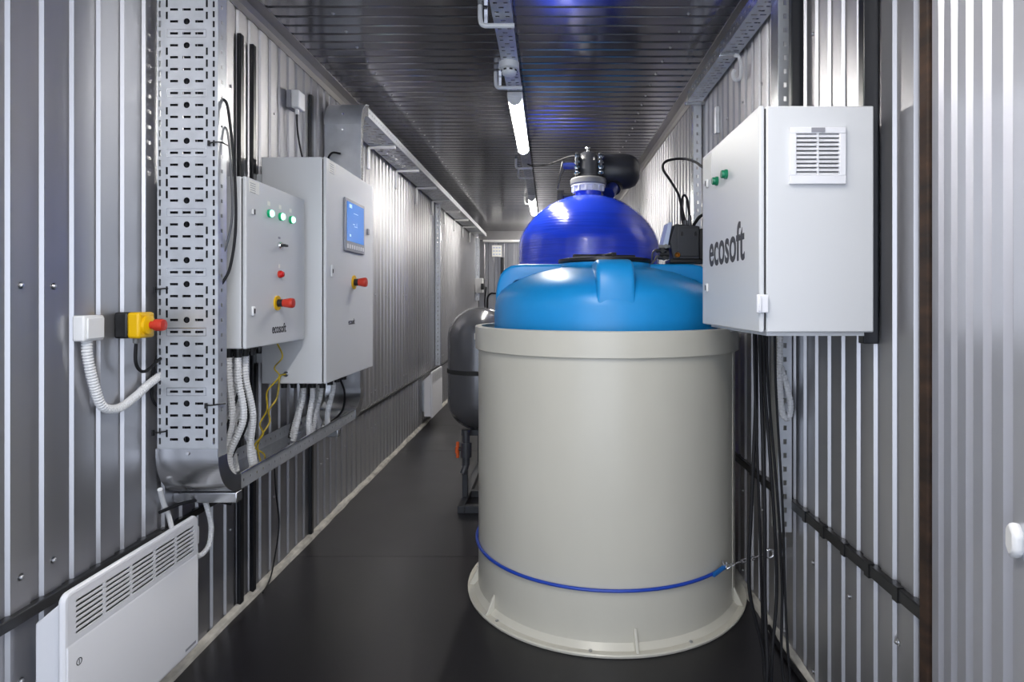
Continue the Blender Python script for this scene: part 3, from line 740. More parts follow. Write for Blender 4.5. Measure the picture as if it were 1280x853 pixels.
# ------------------------------------------------------------------ beige tank, light blue tank inside it, blue filter vessel behind
TX, TY = 0.26, 2.845
t1 = thing('containment_tank', (TX, TY, 0.0), 'large beige open cylindrical tank standing on the black floor', 'tank')
MB().lathe([(0.0, 0.010), (0.572, 0.010), (0.572, 1.188), (0.585, 1.188), (0.585, 0.004), (0.0, 0.004)], (TX, TY, 0), 96).build('shell', 'pp', t1)
MB().lathe([(0.5855, 1.092), (0.598, 1.092), (0.6, 1.094), (0.6, 1.190), (0.597, 1.193), (0.572, 1.193), (0.572, 1.180), (0.5855, 1.180)], (TX, TY, 0), 96, closed=True).build('rim_band', 'pp', t1)
MB().lathe([(0.585, 0.002), (0.632, 0.002), (0.634, 0.010), (0.630, 0.014), (0.606, 0.014), (0.5855, 0.034)], (TX, TY, 0), 96).build('foot_flange', 'pp', t1)
gs = MB().prism([(0.585, -0.006, 0.015), (0.628, -0.006, 0.0145), (0.622, -0.006, 0.024), (0.589, -0.006, 0.088), (0.585, -0.006, 0.088)], (0, 0.012, 0))
angs = [-84, -146, -173, 150, 95, 35, -26]
piece('gusset', gs, 'pp', t1, [(TX, TY, 0)] * 7, rots=[(0, 0, math.radians(a)) for a in angs], bevel=0.002)
piece('bolt', MB().lathe([(0.007, 0), (0.007, 0.004), (0, 0.006)], n=8), 'zinc', t1, [(TX + 0.612 * math.cos(math.radians(a)), TY + 0.612 * math.sin(math.radians(a)), 0.0145) for a in (-100, -63, -140, 170)])
MB().box(TX - 0.606, TX - 0.598, TY - 0.02, TY + 0.02, 1.125, 1.155).build('rim_clip', 'pp', t1, bevel=0.002)
# vertical weld seam
a = math.radians(-28)
MB().box(-0.002, 0.002, -0.0015, 0.0015, 0.03, 1.09).build('weld_seam', 'pp', t1)
o = bpy.data.objects[-1] if False else [x for x in t1.children if x.name.startswith('weld_seam')][0]
o.data.transform(Matrix.Translation(Vector((TX, TY, 0))))
o.data.transform(Matrix.Translation(Vector((0.585 * math.cos(a), 0.585 * math.sin(a), 0))))

t2 = thing('brine_tank', (TX, TY, 0.012), 'light blue plastic tank with lugs and black lid standing inside the beige tank', 'tank')
body = MB().lathe([(0.0, 0.012), (0.49, 0.012), (0.512, 0.035), (0.512, 1.24), (0.510, 1.285), (0.502, 1.318), (0.482, 1.350), (0.445, 1.380), (0.39, 1.408), (0.32, 1.434), (0.25, 1.450), (0.222, 1.456), (0.215, 1.462), (0.213, 1.476), (0.20, 1.478), (0.0, 1.478)], (TX, TY, 0), 80).build('body', 'lblue', t2, angle=50)
for k, w in ((0, 0.075), (1, 0.075), (2, 0.075), (3, 0.075)):
    a = k * PI / 2 - PI / 2
    def lp(r, z, s):
        ww = s * (w + max(0, (1.34 - z)) * 0.12)
        return Vector((TX + r * math.cos(a) - ww * math.sin(a), TY + r * math.sin(a) + ww * math.cos(a), z))
    prof = [(0.17, 1.474), (0.27, 1.474), (0.36, 1.474), (0.40, 1.473), (0.435, 1.466), (0.462, 1.450), (0.482, 1.425), (0.495, 1.385), (0.502, 1.34), (0.503, 1.30), (0.497, 1.27)]
    mb = MB()
    cross = [(-1, 0.07, 0), (-1, 0.016, 0), (-1, 0.008, 0.003), (-1, 0.003, 0.008), (-1, 0.0, 0.017), (1, 0.0, 0.017), (1, 0.003, 0.008), (1, 0.008, 0.003), (1, 0.016, 0), (1, 0.07, 0)]
    for j, (r, z) in enumerate(prof):
        r0, z0_ = prof[max(0, j - 1)]; r1, z1_ = prof[min(len(prof) - 1, j + 1)]
        tl = math.hypot(r1 - r0, z1_ - z0_); nr, nz = -(z1_ - z0_) / tl, (r1 - r0) / tl
        for s_, dep, inw in cross:
            p_ = lp(r - nr * dep, z - nz * dep, s_)
            side = Vector((-math.sin(a), math.cos(a), 0)) * (-s_ * inw)
            mb.v.append(tuple(p_ + side))
    nc = len(cross)
    for j in range(len(prof) - 1):
        for k2 in range(nc - 1):
            mb.f.append((j * nc + k2, j * nc + k2 + 1, (j + 1) * nc + k2 + 1, (j + 1) * nc + k2))
    mb.build('lifting_lug', 'lblue', t2, angle=70)
lid = MB().lathe([(0.0, 1.479), (0.212, 1.479), (0.216, 1.484), (0.214, 1.497), (0.190, 1.501), (0.0, 1.502)], (TX, TY, 0), 48).build('screw_lid', 'black', t2)
piece('rib', MB().box(-0.150, 0.150, -0.012, 0.012, 0, 0.020), 'black', lid, [(TX, TY, 1.501)] * 2, rots=[(0, 0, 0.2), (0, 0, 0.2 + PI / 2)], bevel=0.004)
MB().lathe([(0.05, 1.501), (0.05, 1.522), (0, 1.526)], (TX, TY, 0), 20).build('hub', 'black', lid)

VXc, VYc, Vr = 0.258, 3.97, 0.455
t3 = thing('filter_vessel', (VXc, VYc, 0.0), 'deep blue wound filter vessel with domed top and grey valve head', 'tank')
prof = [(0.0, 0.13), (0.25, 0.14), (0.38, 0.20), (Vr, 0.36), (Vr, 1.66)]
for k in range(1, 15):
    a = PI / 2 * k / 15
    q_ = math.cos(a); prof.append((Vr * q_, 1.66 + 0.335 * (1 - q_ * q_) ** 0.64))
prof += [(0.085, 1.988), (0.085, 2.02), (0, 2.02)]
MB().lathe(prof, (VXc, VYc, 0), 72).build('shell', 'dblue', t3, angle=55)
MB().lathe([(0.40, 0.0), (0.42, 0.0), (0.42, 0.30), (0.40, 0.30)], (VXc, VYc, 0), 48, closed=True).build('base_ring', 'black', t3)
MB().lathe([(0.088, 2.012), (0.098, 2.012), (0.100, 2.045), (0.112, 2.045), (0.112, 2.055), (0.0, 2.055)], (VXc, VYc, 0), 40).build('collar', 'wplast', t3)
piece('collar_rib', MB().box(0.094, 0.110, -0.005, 0.005, 2.012, 2.048), 'wplast', t3, [(VXc, VYc, 0)] * 14, rots=[(0, 0, 2 * PI * k / 14) for k in range(14)])
MB().lathe([(0.0, 2.056), (0.112, 2.056), (0.118, 2.062), (0.118, 2.090), (0.110, 2.100), (0.0, 2.100)], (VXc, VYc, 0), 40).build('union_flange', 'pvcl', t3)
# valve head: an upright bullet shaped body between two bolted flanges, thick pipe leaving to the right
vz = 2.10
hd = MB().lathe([(0.074, vz), (0.076, vz + 0.018), (0.070, vz + 0.020), (0.068, vz + 0.10), (0.066, vz + 0.135), (0.056, vz + 0.160), (0.036, vz + 0.172), (0.016, vz + 0.176), (0.0, vz + 0.177)], (VXc, VYc, 0), 32).build('valve_head', 'pvc', t3, angle=50)
MB().lathe([(0.008, 0), (0.008, 0.012), (0.014, 0.016), (0.017, 0.024), (0.014, 0.034), (0, 0.038)], (VXc - 0.003, VYc, vz + 0.174), 14).build('air_vent', 'chrome', hd, angle=50)
for s in (-1, 1):
    MB().lathe([(0.0, 0), (0.090, 0), (0.090, s * 0.014), (0, s * 0.014)], (VXc + s * 0.070, VYc + 0.02, vz + 0.085), 32, 'x').build('side_flange', 'pvc', hd)
    piece('bolt', MB().lathe([(0.0, -0.018), (0.010, -0.018), (0.012, -0.010), (0.012, 0.010), (0.010, 0.018), (0, 0.018)], n=8, axis='x'), 'chrome', hd, [(VXc + s * 0.077, VYc - 0.055 - 0.018 * (j % 2), vz + 0.030 + 0.034 * j) for j in range(4)])
MB().lathe([(0.0, 0.0), (0.112, 0.0), (0.118, 0.01), (0.118, 0.16), (0.112, 0.20), (0.095, 0.235), (0.06, 0.258), (0.0, 0.265)], (VXc + 0.085, VYc + 0.10, vz + 0.068), 40, 'x').build('air_chamber', 'dark', t3, angle=50)
MB().cyl((VXc + 0.13, VYc - 0.02, 2.00), (VXc + 0.20, VYc + 0.09, 2.10), 0.042, 20).build('side_pipe', 'navy', t3)
MB().cyl((VXc + 0.165, VYc + 0.035, 2.045), (VXc + 0.185, VYc + 0.067, 2.076), 0.052, 20).build('pipe_clamp', 'black', t3)
MB().lathe([(0.235, -0.008), (0.245, -0.008), (0.245, 0.008), (0.235, 0.008)], (VXc + 0.20, VYc + 0.18, 2.16), 20, 'y', -PI * 0.05 + PI * 0.35, PI * 0.75, closed=True).build('pipe_strap', 'chrome', t3) if False else None
MB().cyl((VXc - 0.08, VYc + 0.03, vz + 0.09), (VXc - 0.165, VYc + 0.03, vz + 0.09), 0.022, 14).build('actuator_pipe', 'navy', t3)
MB().prism([(VXc - 0.155, VYc + 0.02, vz + 0.125), (VXc - 0.172, VYc + 0.02, vz + 0.12), (VXc - 0.186, VYc + 0.02, vz + 0.06), (VXc - 0.200, VYc + 0.02, vz + 0.01), (VXc - 0.205, VYc + 0.02, vz - 0.06), (VXc - 0.195, VYc + 0.02, vz - 0.06), (VXc - 0.175, VYc + 0.02, vz + 0.02), (VXc - 0.155, VYc + 0.02, vz + 0.06)], (0, 0.03, 0)).build('valve_handle', 'black', t3, bevel=0.004)
MB().cyl((VXc - 0.10, VYc + 0.05, 2.00), (VXc - 0.20, VYc + 0.05, 2.00), 0.020, 14).cyl((VXc - 0.18, VYc + 0.05, 1.93), (VXc - 0.18, VYc + 0.05, 2.03), 0.026, 14).build('drain_elbow', 'black', t3)
tag(MB().tube(smooth([(VXc - 0.04, VYc + 0.02, vz + 0.155), (0.14, 4.22, 2.305), (0.0, 4.75, 2.37), (-0.12, 5.2, 2.455), (-0.19, 5.48, 2.532)]), 0.006, 6).build('cable', 'cable'), 'black cable slanting from the valve head up to the ceiling rail', 'cable')

# dosing controller on the blue tank
dp = thing('dosing_pump', (0.64, 2.85, 1.477), 'dark grey dosing pump with a tilted clear display on the light blue tank', 'pump')
bz = 1.480
x0, x1, y0 = 0.585, 0.76, 2.795
MB().box(x0 - 0.03, x1, y0 - 0.01, y0 + 0.11, bz, bz + 0.016).build('foot', 'black', dp, bevel=0.003)
MB().prism([(x0 - 0.012, y0, bz + 0.016), (x0 + 0.110, y0, bz + 0.016), (x0 + 0.110, y0, bz + 0.170), (x0 - 0.005, y0, bz + 0.180), (x0 - 0.030, y0, bz + 0.10)], (0, 0.10, 0)).build('housing', 'steelp', dp, bevel=0.006)
MB().box(x0 + 0.112, x1, y0 + 0.01, y0 + 0.09, bz + 0.016, bz + 0.160).build('motor_cover', 'black', dp, bevel=0.006)
fc = MB().box(x0 + 0.006, x0 + 0.104, y0 - 0.004, y0 + 0.002, bz + 0.03, bz + 0.162).build('side_cover', 'steelp', dp, bevel=0.004)
piece('catch', MB().prism([(-0.006, 0, -0.012), (0.006, 0, -0.012), (0.006, 0, 0.002), (0.0, 0, 0.012), (-0.006, 0, 0.002)], (0, -0.002, 0)), 'black', fc, [(x0 + 0.026, y0 - 0.004, bz + 0.135), (x0 + 0.088, y0 - 0.004, bz + 0.135)])
MB().prism([(x0 - 0.018, y0 - 0.01, bz + 0.186), (x0 - 0.036, y0 - 0.01, bz + 0.186), (x0 - 0.062, y0 - 0.01, bz + 0.082), (x0 - 0.038, y0 - 0.01, bz + 0.078)], (0, 0.11, 0)).build('display_cover', 'clear', dp, bevel=0.004)
MB().cyl((x0 - 0.03, y0 + 0.03, bz + 0.045), (x0 - 0.075, y0 + 0.03, bz + 0.045), 0.028, 16).build('pump_head', 'black', dp)
for k, (xx, zz) in enumerate(((x0 - 0.05, bz + 0.075), (x0 - 0.065, bz + 0.055), (x0 - 0.055, bz + 0.022))):
    MB().cyl((xx, y0 - 0.02, zz), (xx, y0 + 0.02, zz), 0.010, 12).cyl((xx - 0.03, y0 - 0.004, zz), (xx + 0.02, y0 - 0.004, zz), 0.008, 10).build('hose_fitting', 'black' if k != 0 else 'pvcl', dp)
MB().lathe([(0.012, -0.018), (0.012, 0.0), (0.0, -0.018)], (x0 + 0.003, y0 - 0.004, bz + 0.036), 16, 'y').build('bleed_knob', 'brass', dp)
MB().cyl((x0 + 0.052, y0 + 0.04, bz + 0.172), (x0 + 0.052, y0 + 0.04, bz + 0.20), 0.010, 12).cyl((x0 + 0.072, y0 + 0.04, bz + 0.172), (x0 + 0.072, y0 + 0.04, bz + 0.225), 0.009, 12).build('cable_glands', 'pvc', dp).name = 'gland_pair'
def cab_(pts, r, lab, mt='cable', nm='cable', cat='cable'):
    return tag(MB().tube(smooth(pts), r, 8).build(nm, mt), lab, cat)
Yc = y0 + 0.04
pq = lambda px, py, Y=2.85: tuple(at(px, py, Y))
cab_([(x0 + 0.052, Yc, bz + 0.19), pq(851, 255), pq(848, 243), pq(838, 226), pq(829, 212), pq(831, 203, 2.87), pq(843, 199, 2.9), pq(858, 199, 2.85), pq(870, 203, 2.7), pq(880, 210, 2.45), (0.66, 2.25, 1.76)], 0.006, 'black cable making a tall loop from the dosing pump to the wall cabinet')
cab_([(x0 + 0.072, Yc, bz + 0.215), pq(861, 262, 2.83), pq(858, 247, 2.83), pq(854, 245, 2.84), pq(852, 256, 2.85), pq(852, 270, 2.85), (x0 + 0.046, Yc + 0.01, bz + 0.175)], 0.006, 'short black cable loop standing on top of the dosing pump')
cab_([(x0 + 0.085, Yc, bz + 0.165), pq(870, 277), pq(880, 268, 2.8), (0.78, 2.6, 1.70)], 0.008, 'thick black cable leaving the dosing pump to the right')
cab_([(x0 - 0.078, y0 + 0.0, bz + 0.055), (x0 - 0.095, y0, bz + 0.060), (x0 - 0.108, y0, bz + 0.045), (x0 - 0.110, y0, bz + 0.015), (x0 - 0.105, y0 + 0.01, bz - 0.012)], 0.004, 'thin dark hose bending from the dosing pump into the blue tank', 'pvc', 'hose', 'hose')
cab_([(x0 - 0.068, y0 - 0.01, bz + 0.022), (x0 - 0.090, y0 - 0.01, bz + 0.030), (x0 - 0.10, y0 - 0.01, bz + 0.012), (x0 - 0.12, y0 - 0.005, bz - 0.012)], 0.004, 'lower thin dark hose beside the pump head', 'pvc', 'hose', 'hose')

# blue rope and turnbuckle
rz = 0.230
rp = []
ae = math.atan2(2.417 - TY, 0.665 - TX)
for k in range(60):
    a = math.radians(100) + (2 * PI + ae - math.radians(100)) * k / 59
    rp.append((TX + 0.5925 * math.cos(a), TY + 0.5925 * math.sin(a), rz))
end = Vector(rp[-1])
tang = Vector((-math.sin(ae), math.cos(ae), 0))
ep = end + tang * 0.03 + V(0.012, -0.006, 0.012)
rp.append(tuple(ep))
rope = thing('tie_rope', (TX, TY, rz - 0.01), 'blue sheathed rope tied round the foot of the beige tank', 'rope')
MB().tube(rp, 0.0065, 8).build('rope', 'rope', rope)
MB().cyl(end - tang * 0.035 + V(0.004, -0.006, 0), ep, 0.0092, 10).build('crimp_sleeve', mat('blue heat shrink', (0.01, 0.12, 0.40), 0.4), rope)
wallp = Vector((R - 0.012, 2.385, 0.314))
tb = thing('turnbuckle', tuple(wallp - V(0.1, 0, 0.03)), 'shiny steel turnbuckle stretched from the blue rope to the wall', 'turnbuckle')
ew = wallp - V(0.030, 0, 0)
dd = (ew - ep)
def ring(c, r, ax1, ax2, t=0.0028, sq=1.0):
    return [Vector(c) + Vector(ax1) * r * sq * math.cos(2 * PI * k / 16) + Vector(ax2) * r * math.sin(2 * PI * k / 16) for k in range(17)]
dn_ = dd.normalized(); sd = dn_.cross(V(0, 1, 0)).normalized()
MB().tube(ring(ep + dn_ * 0.010, 0.010, dn_, sd, sq=1.6), 0.0028, 6, cap=False).build('shackle', 'chrome', tb)
MB().tube(ring(ep + dn_ * 0.032, 0.008, dn_, V(0, 1, 0), sq=1.6), 0.0028, 6, cap=False).build('link', 'chrome', tb)
p0, p1 = ep + dn_ * 0.05, ep + dn_ * (dd.length - 0.03)
mb = MB()
for s in (-1, 1): mb.cyl(p0 + dn_ * 0.02 + sd * 0.006 * s, p1 - dn_ * 0.02 + sd * 0.006 * s, 0.0026, 6)
mb.cyl(p0, p0 + dn_ * 0.03, 0.0035, 6).cyl(p1 - dn_ * 0.03, p1, 0.0035, 6)
mb.build('frame', 'chrome', tb)
MB().tube(ring(p1 + dn_ * 0.014, 0.009, dn_, V(0, 1, 0), sq=1.4), 0.0028, 6, cap=False).build('link', 'chrome', tb)
MB().cyl(ep + V(-0.003, -0.006, 0), ep + V(-0.010, -0.008, 0.030), 0.003, 6).cyl(ep + V(0.004, -0.006, 0), ep + V(0.006, -0.008, 0.026), 0.003, 6).build('cotter', 'chrome', tb)
eb = thing('eye_bolt', tuple(wallp), 'steel eye bolt screwed into the ribbed wall near the tank foot', 'bolt')
MB().lathe([(0.016 + 0.005 * math.cos(2 * PI * k / 10), 0.005 * math.sin(2 * PI * k / 10)) for k in range(10)], wallp - V(0.022, 0, 0), 20, 'y', closed=True).build('eye', 'chrome', eb, angle=80)
MB().lathe([(0.0, 0.0), (0.016, 0.0), (0.016, 0.004), (0.009, 0.006), (0.009, 0.012)], wallp - V(0.004, 0, 0), 16, 'x').build('washer', 'chrome', eb)

# ------------------------------------------------------------------ grey pressure vessels on a stand
def pressure_vessel(x, y, r, z0, z1, label, cat='tank'):
    v = thing('pressure_vessel', (x, y, z0), label, cat)
    dz = r * 0.95
    n = 10
    zm = (z0 + z1) / 2 - 0.01
    up = [(r, zm)] + [(r * math.cos(PI / 2 * k / n), z1 - dz + dz * math.sin(PI / 2 * k / n)) for k in range(n + 1)]
    lo = [(r * math.sin(PI / 2 * k / n), z0 + dz - dz * math.cos(PI / 2 * k / n)) for k in range(n + 1)] + [(r, zm)]
    MB().lathe(lo, (x, y, 0), 48).build('lower_shell', 'grey', v, angle=50)
    MB().lathe(up, (x, y, 0), 48).build('upper_shell', 'grey', v, angle=50)
    MB().lathe([(r - 0.004, zm - 0.016), (r + 0.004, zm - 0.012), (r + 0.004, zm + 0.012), (r - 0.004, zm + 0.016)], (x, y, 0), 48).build('seam_band', 'gap', v)
    return v
gx, gy = -0.445, 3.92
pressure_vessel(gx, gy, 0.205, 0.475, 1.262, 'graphite grey pressure vessel beside the beige tank, nearer of the two')
pressure_vessel(-0.325, 4.75, 0.205, 0.475, 1.232, 'second grey pressure vessel half hidden behind the beige tank')
sd_ = thing('vessel_stand', (gx, gy, 0), 'dark steel frame stand under the grey pressure vessels', 'stand')
fx0, fx1, fy0, fy1 = -0.56, -0.32, 3.72, 4.98
for x in (fx0, fx1): MB().box(x, x + 0.045, fy0, fy1, 0.0, 0.045).build('base_rail', 'steelp', sd_, bevel=0.003)
for y in (fy0, gy + 0.1, fy1 - 0.045): MB().box(fx0 + 0.045, fx1, y, y + 0.045, 0.0, 0.045).build('cross_rail', 'steelp', sd_, bevel=0.003)
for x in (fx0 + 0.005, fx1 + 0.005):
    for y in (gy - 0.03, 4.74): MB().box(x, x + 0.035, y, y + 0.035, 0.045, 0.47).build('post', 'steelp', sd_, bevel=0.003)
for y in (gy - 0.03, 4.74): MB().box(fx0, fx1 + 0.045, y, y + 0.035, 0.440, 0.478).build('top_rail', 'steelp', sd_, bevel=0.003)
va = thing('drain_valve', (-0.535, 3.78, 0.25), 'grey drain valve with orange lever below the nearer grey vessel', 'valve')
vx, vy_ = -0.515, 3.79
MB().cyl((vx, vy_, 0.28), (vx, vy_, 0.50), 0.022, 16).cyl((vx, vy_, 0.33), (vx, vy_, 0.42), 0.034, 16).cyl((vx, vy_, 0.28), (vx - 0.02, vy_ - 0.02, 0.23), 0.020, 14).build('body', 'pvc', va)
MB().cyl((vx - 0.02, vy_, 0.38), (vx - 0.05, vy_, 0.38), 0.012, 10).build('spindle', 'black', va)
MB().box(vx - 0.062, vx - 0.044, vy_ - 0.012, vy_ + 0.012, 0.325, 0.425).box(vx - 0.066, vx - 0.046, vy_ - 0.02, vy_ + 0.02, 0.355, 0.395).build('lever', 'orange', va, bevel=0.004)

# ------------------------------------------------------------------ right wall: struts, small tray, hook, hanging cables
def strut(x0, x1, y0, y1, z0, z1, s, label, big=False):
    st = thing('perforated_strut', ((x0 + x1) / 2, (y0 + y1) / 2, z0), label, 'strut')
    w = x1 - x0
    rects = [] ; circ = []
    v = 0.03
    while v < z1 - z0 - 0.03:
        rects.append((w * 0.5 - 0.006, w * 0.5 + 0.006, v - 0.009, v + 0.009)); v += 0.05
    MB().plate((x0, y0, z0), (1, 0, 0), (0, 0, 1), w, z1 - z0, rects, circ).build('perforated_web', 'galv', st, solid=0.002)
    xs = x0 if s < 0 else x1
    MB().box(xs - 0.001, xs + 0.001, y0, y1, z0, z1).build('side_flange', 'galvs', st)
    xo = x1 if s < 0 else x0
    MB().box(xo - 0.001, xo + 0.001, y0, y1, z0, z1).build('side_flange', 'galv', st)
    return st
strut(0.836, 0.884, 2.215, 2.285, 0.463, H - 0.02, -1, 'tall galvanised perforated strut behind the wall cabinet, reaching below it')
strut(0.845, 0.890, 3.55, 3.61, 0.60, 2.46, -1, 'galvanised perforated strut on the tank wall under the small tray end')
strut(L + 0.005, L + 0.060, 7.05, 7.11, 0.55, 2.42, 1, 'galvanised perforated strut on the cabinet wall above the distant heater')
strut(L + 0.005, L + 0.075, 10.9, 10.96, 1.30, 2.42, 1, 'perforated strut in the far corner above the grey box')
# wide-face holes of the strut on the left wall
sm = thing('cable_tray', (0.84, 2.4, 2.46), 'narrow perforated cable tray under the ceiling corner above the tank wall', 'cable tray')
n = int((3.50 - 1.4) / 0.035)
MB().plate((0.80, 1.40, 2.455), (1, 0, 0), (0, 1, 0), 0.085, 2.10, [(u, u + 0.026, 0.02 + 0.035 * k, 0.032 + 0.035 * k) for k in range(n - 1) for u in ((0.012, 0.048) if k % 2 else (0.029,))]).build('perforated_base', 'galv', sm, solid=0.0012)
for x in (0.80, 0.885):
    MB().plate((x, 1.40, 2.455), (0, 1, 0), (0, 0, 1), 2.10, 0.055, [(0.02 + 0.05 * k, 0.034 + 0.05 * k, 0.022, 0.032) for k in range(40)]).build('flange', 'galvs', sm, solid=0.0015)
for y in (2.82, 3.52):
    MB().box(0.79, R, y - 0.015, y + 0.015, 2.437, 2.4535).build('support_arm', 'galvs', sm, bevel=0.002)
p = at(915, 66, 2.80)
tag(MB().tube(smooth([(0.855, 2.80, 2.437), (0.874, 2.80, 2.430), (0.884, 2.80, 2.40), (0.884, 2.80, 2.345), (0.874, 2.80, 2.325), (0.856, 2.80, 2.325), (0.848, 2.80, 2.35), (0.855, 2.80, 2.37)]), 0.0085, 8).build('cable_hook', 'cond'), 'pale hook-shaped conduit end under the narrow tray', 'hook')
MB0 = MB().box(R - 0.02, R, 3.20, 3.235, 2.19, 2.33); tag(MB0.build('bracket_plate', 'galv', bevel=0.002), 'small vertical galvanised plate on the tank wall under the narrow tray', 'plate')

def hang(k, x0, y0, x1, y1, r, bow, lab):
    pts = [(x0, y0, 1.215), (x0 + 0.004, y0, 1.0), (x0 + bow, (y0 + y1) / 2, 0.60), (x0 + bow * 1.5, (y0 * 0.4 + y1 * 0.6), 0.32), ((x0 * 0.3 + x1 * 0.7), y1, 0.12), (x1, y1 - 0.04, 0.012), (x1 + 0.02, y1 - 0.22, 0.010), (x1 + 0.05, y1 - 0.40, 0.010)]
    tag(MB().tube(smooth(pts), r, 8).build('cable', 'cable'), lab, 'cable', 'black cables hanging below the wall cabinet')
lab = 'black cable hanging from the wall cabinet to the floor beside the tank'
hang(0, 0.740, 2.13, 0.700, 1.98, 0.0066, -0.010, lab)
hang(1, 0.757, 2.14, 0.735, 2.02, 0.0058, 0.012, lab)
hang(2, 0.722, 2.13, 0.735, 2.08, 0.0066, -0.020, lab)
hang(3, 0.772, 2.15, 0.790, 2.05, 0.0050, 0.020, lab)
hang(4, 0.788, 2.12, 0.800, 2.02, 0.0045, 0.008, lab)
hang(5, 0.712, 2.11, 0.755, 2.10, 0.0050, 0.016, lab)
tag(MB().conduit([(0.830, 2.18, 1.21), (0.829, 2.18, 1.10), (0.829, 2.18, 1.00), (0.838, 2.18, 0.905), (0.858, 2.18, 0.885), (0.868, 2.18, 0.93), (0.855, 2.185, 1.00), (0.836, 2.19, 1.07)], 0.011, 0.010).build('flexible_conduit', 'cond'), 'pale corrugated conduit looping under the wall cabinet against the strut', 'conduit')
tag(MB().tube(smooth([(0.868, 2.4, 0.020), (0.862, 2.25, 0.012), (0.866, 2.1, 0.014), (0.87, 1.95, 0.012), (0.865, 1.80, 0.012), (0.868, 1.6, 0.012)]), 0.009, 8).build('cable', 'cable'), 'black cable lying along the floor edge under the tank wall', 'cable')

# ------------------------------------------------------------------ ceiling rail, battens, detector
cr_ = thing('ceiling_rail', (-0.20, 4.5, 2.52), 'perforated galvanised rail hung along the middle of the ceiling', 'rail')
rects = []
k = 0; v = 0.02
while v < 10.2:
    if k % 3 == 2: rects.append((0.032, 0.054, v, v + 0.014))
    else:
        rects += [(0.012, 0.030, v, v + 0.014), (0.056, 0.074, v, v + 0.014)]
    v += 0.04; k += 1
MB().plate((-0.243, 1.0, 2.535), (1, 0, 0), (0, 1, 0), 0.086, 10.35, rects).build('perforated_base', 'galv', cr_, solid=0.0015)
for x in (-0.243, -0.157): MB().box(x - 0.001, x + 0.001, 1.0, 11.35, 2.535, 2.560).build('flange', 'galvs', cr_)
for y in (2.66, 3.44, 5.55, 6.0, 7.6):
    MB().tube(smooth([(-0.300, y, H - 0.001), (-0.300, y, 2.56), (-0.297, y, 2.525), (-0.285, y, 2.512), (-0.262, y, 2.510), (-0.150, y, 2.510)], per=5), 0.011, 8).build('hanger', 'wplast', cr_)
for y in (2.66, 3.44): MB().box(-0.285, -0.270, y + 0.02, y + 0.05, 2.53, H).build('hanger_strap', 'galvs', cr_)
def batten(y0, y1, label):
    b = thing('batten_lamp', (-0.20, (y0 + y1) / 2, 2.45), label, 'lamp', 'ceiling batten lamps')
    MB().box(-0.245, -0.155, y0, y1, 2.497, 2.531).build('housing', 'wplast', b, bevel=0.006)
    prof = []
    for k in range(9):
        a = PI + PI * k / 8
        prof.append((-0.20 + 0.040 * math.cos(a), y0 + 0.02, 2.497 + 0.040 * math.sin(a)))
    MB().prism(prof, (0, y1 - y0 - 0.04, 0)).build('diffuser', 'lamp', b, angle=60)
    for y in (y0, y1 - 0.02):
        MB().prism([(x, y, z) for (x, _, z) in [(-0.20 + 0.043 * math.cos(PI + PI * k / 8), 0, 2.497 + 0.043 * math.sin(PI + PI * k / 8)) for k in range(9)]], (0, 0.02, 0)).build('end_cap', 'wplast', b)
batten(0.05, 1.30, 'lit batten lamp on the ceiling directly above the doorway')
batten(3.56, 4.80, 'glowing white batten lamp on the ceiling, nearest one in view')
batten(10.15, 11.30, 'lit batten lamp at the far end of the ceiling behind the blue dome')
batten(7.05, 8.30, 'second glowing batten lamp farther along the ceiling, above the blue dome')
sdt = thing('smoke_detector', (-0.20, 3.14, 2.45), 'white round smoke detector hung under the ceiling rail', 'smoke detector')
sy = 3.14; sz = 2.534
MB().lathe([(0, 0), (0.052, 0), (0.052, -0.030), (0.048, -0.034), (0, -0.034)], (-0.205, sy, sz), 32).build('base', 'wplast', sdt)
MB().lathe([(0.034, -0.034), (0.040, -0.040), (0.040, -0.046), (0.034, -0.060), (0.022, -0.068), (0, -0.069)], (-0.205, sy, sz), 32).build('sensing_head', 'wplast', sdt, angle=50)
piece('vent_slot', MB().box(0.037, 0.0415, -0.008, 0.008, -0.047, -0.039), 'gap', sdt, [(-0.205, sy, sz)] * 8, rots=[(0, 0, 2 * PI * k / 8 + 0.3) for k in range(8)])

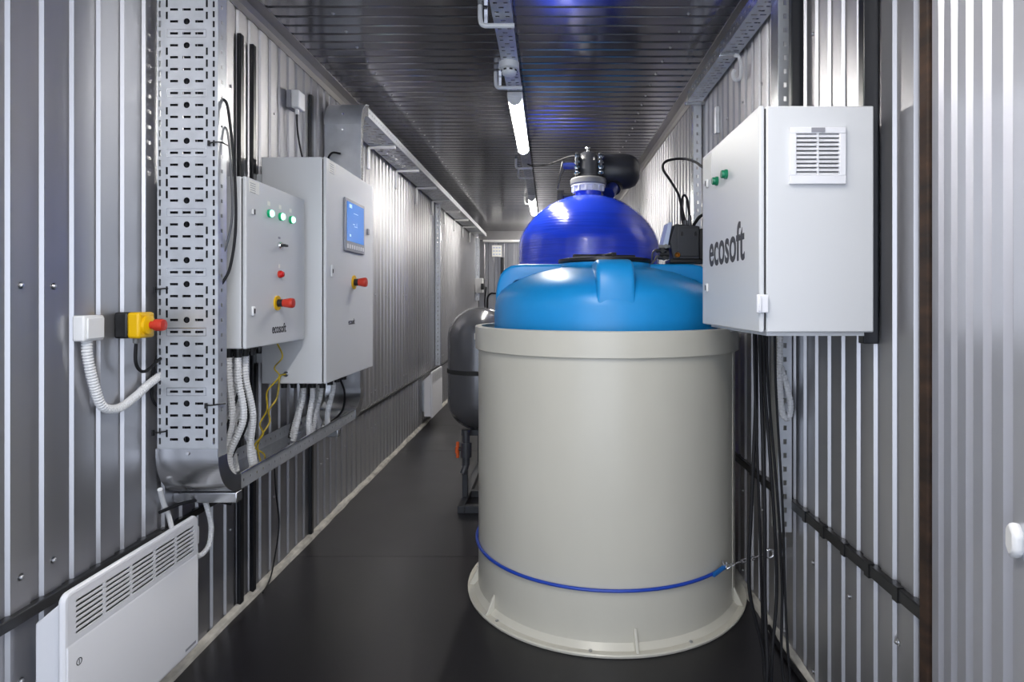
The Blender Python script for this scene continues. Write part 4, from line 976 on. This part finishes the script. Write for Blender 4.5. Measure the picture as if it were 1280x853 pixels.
# ------------------------------------------------------------------ things on and near the end wall
def pb(px, py): return at(px, py, Y1)
a, b = pb(615, 307), pb(627, 321)
nt_ = thing('notice', ((a.x + b.x) / 2, Y1 - 0.01, b.z), 'small white framed notice on the end wall', 'notice')
MB().box(a.x, b.x, Y1 - 0.012, Y1, b.z, a.z).build('board', 'paper', nt_, bevel=0.002)
piece('printed_block', MB().box(-0.018, 0.018, -0.0008, 0, -0.012, 0.012), 'clear', nt_, [(a.x + (b.x - a.x) * (i + 0.7) / 3.4, Y1 - 0.012, b.z + (a.z - b.z) * (j + 0.7) / 3.4) for i in range(3) for j in range(3)])
z_ = pb(0, 302).z
tag(MB().cyl((-1.23, Y1 - 0.06, z_), (0.5, Y1 - 0.06, z_), 0.026, 12).build('pipe', 'wplast'), 'pale horizontal pipe across the top of the end wall', 'pipe')
a, b = at(593.5, 348, 10.85), at(604, 366, 10.85)
gb = thing('junction_box', ((a.x + b.x) / 2, 10.85, b.z), 'pale grey box on the strut in the far corner', 'junction box')
MB().box(L + 0.005, b.x, 10.80, 10.90, b.z, a.z).build('box', 'wplast', gb, bevel=0.006)
MB().box(b.x - 0.03, b.x + 0.02, 10.75, 10.80, b.z + 0.05, b.z + 0.16).build('plug', 'black', gb, bevel=0.006)
a, b = pb(606, 350), pb(610, 359)
tag(MB().box(a.x, b.x, Y1 - 0.05, Y1, b.z, a.z).build('wall_socket', 'lcd', bevel=0.006), 'grey socket on the end wall beside the far corner box', 'socket')
tag(MB().tube(smooth([pb(608, 359), pb(606, 375), pb(606.5, 395), pb(607, 420), pb(607, 450)]), 0.012, 6).build('cable', 'cable'), 'dark cable running down the end wall from the socket', 'cable')
a, b = pb(626, 322), pb(630, 345)
tag(MB().box(a.x, b.x, Y1 - 0.06, Y1 - 0.001, b.z - 0.3, a.z).build('black_post', 'black', bevel=0.004), 'short black upright fixed to the end wall', 'post')
tag(MB().tube(smooth([at(640, 367, Y1 - 0.03), at(620, 367, Y1 - 0.03), at(614, 367, Y1 - 0.03), at(610, 371, Y1 - 0.02), at(609, 380, Y1 - 0.012), at(609, 400, Y1 - 0.012), at(609, 440, Y1 - 0.012)]), 0.016, 8).build('hose', 'cable'), 'dark bent hose on the end wall left of the light blue tank', 'hose')
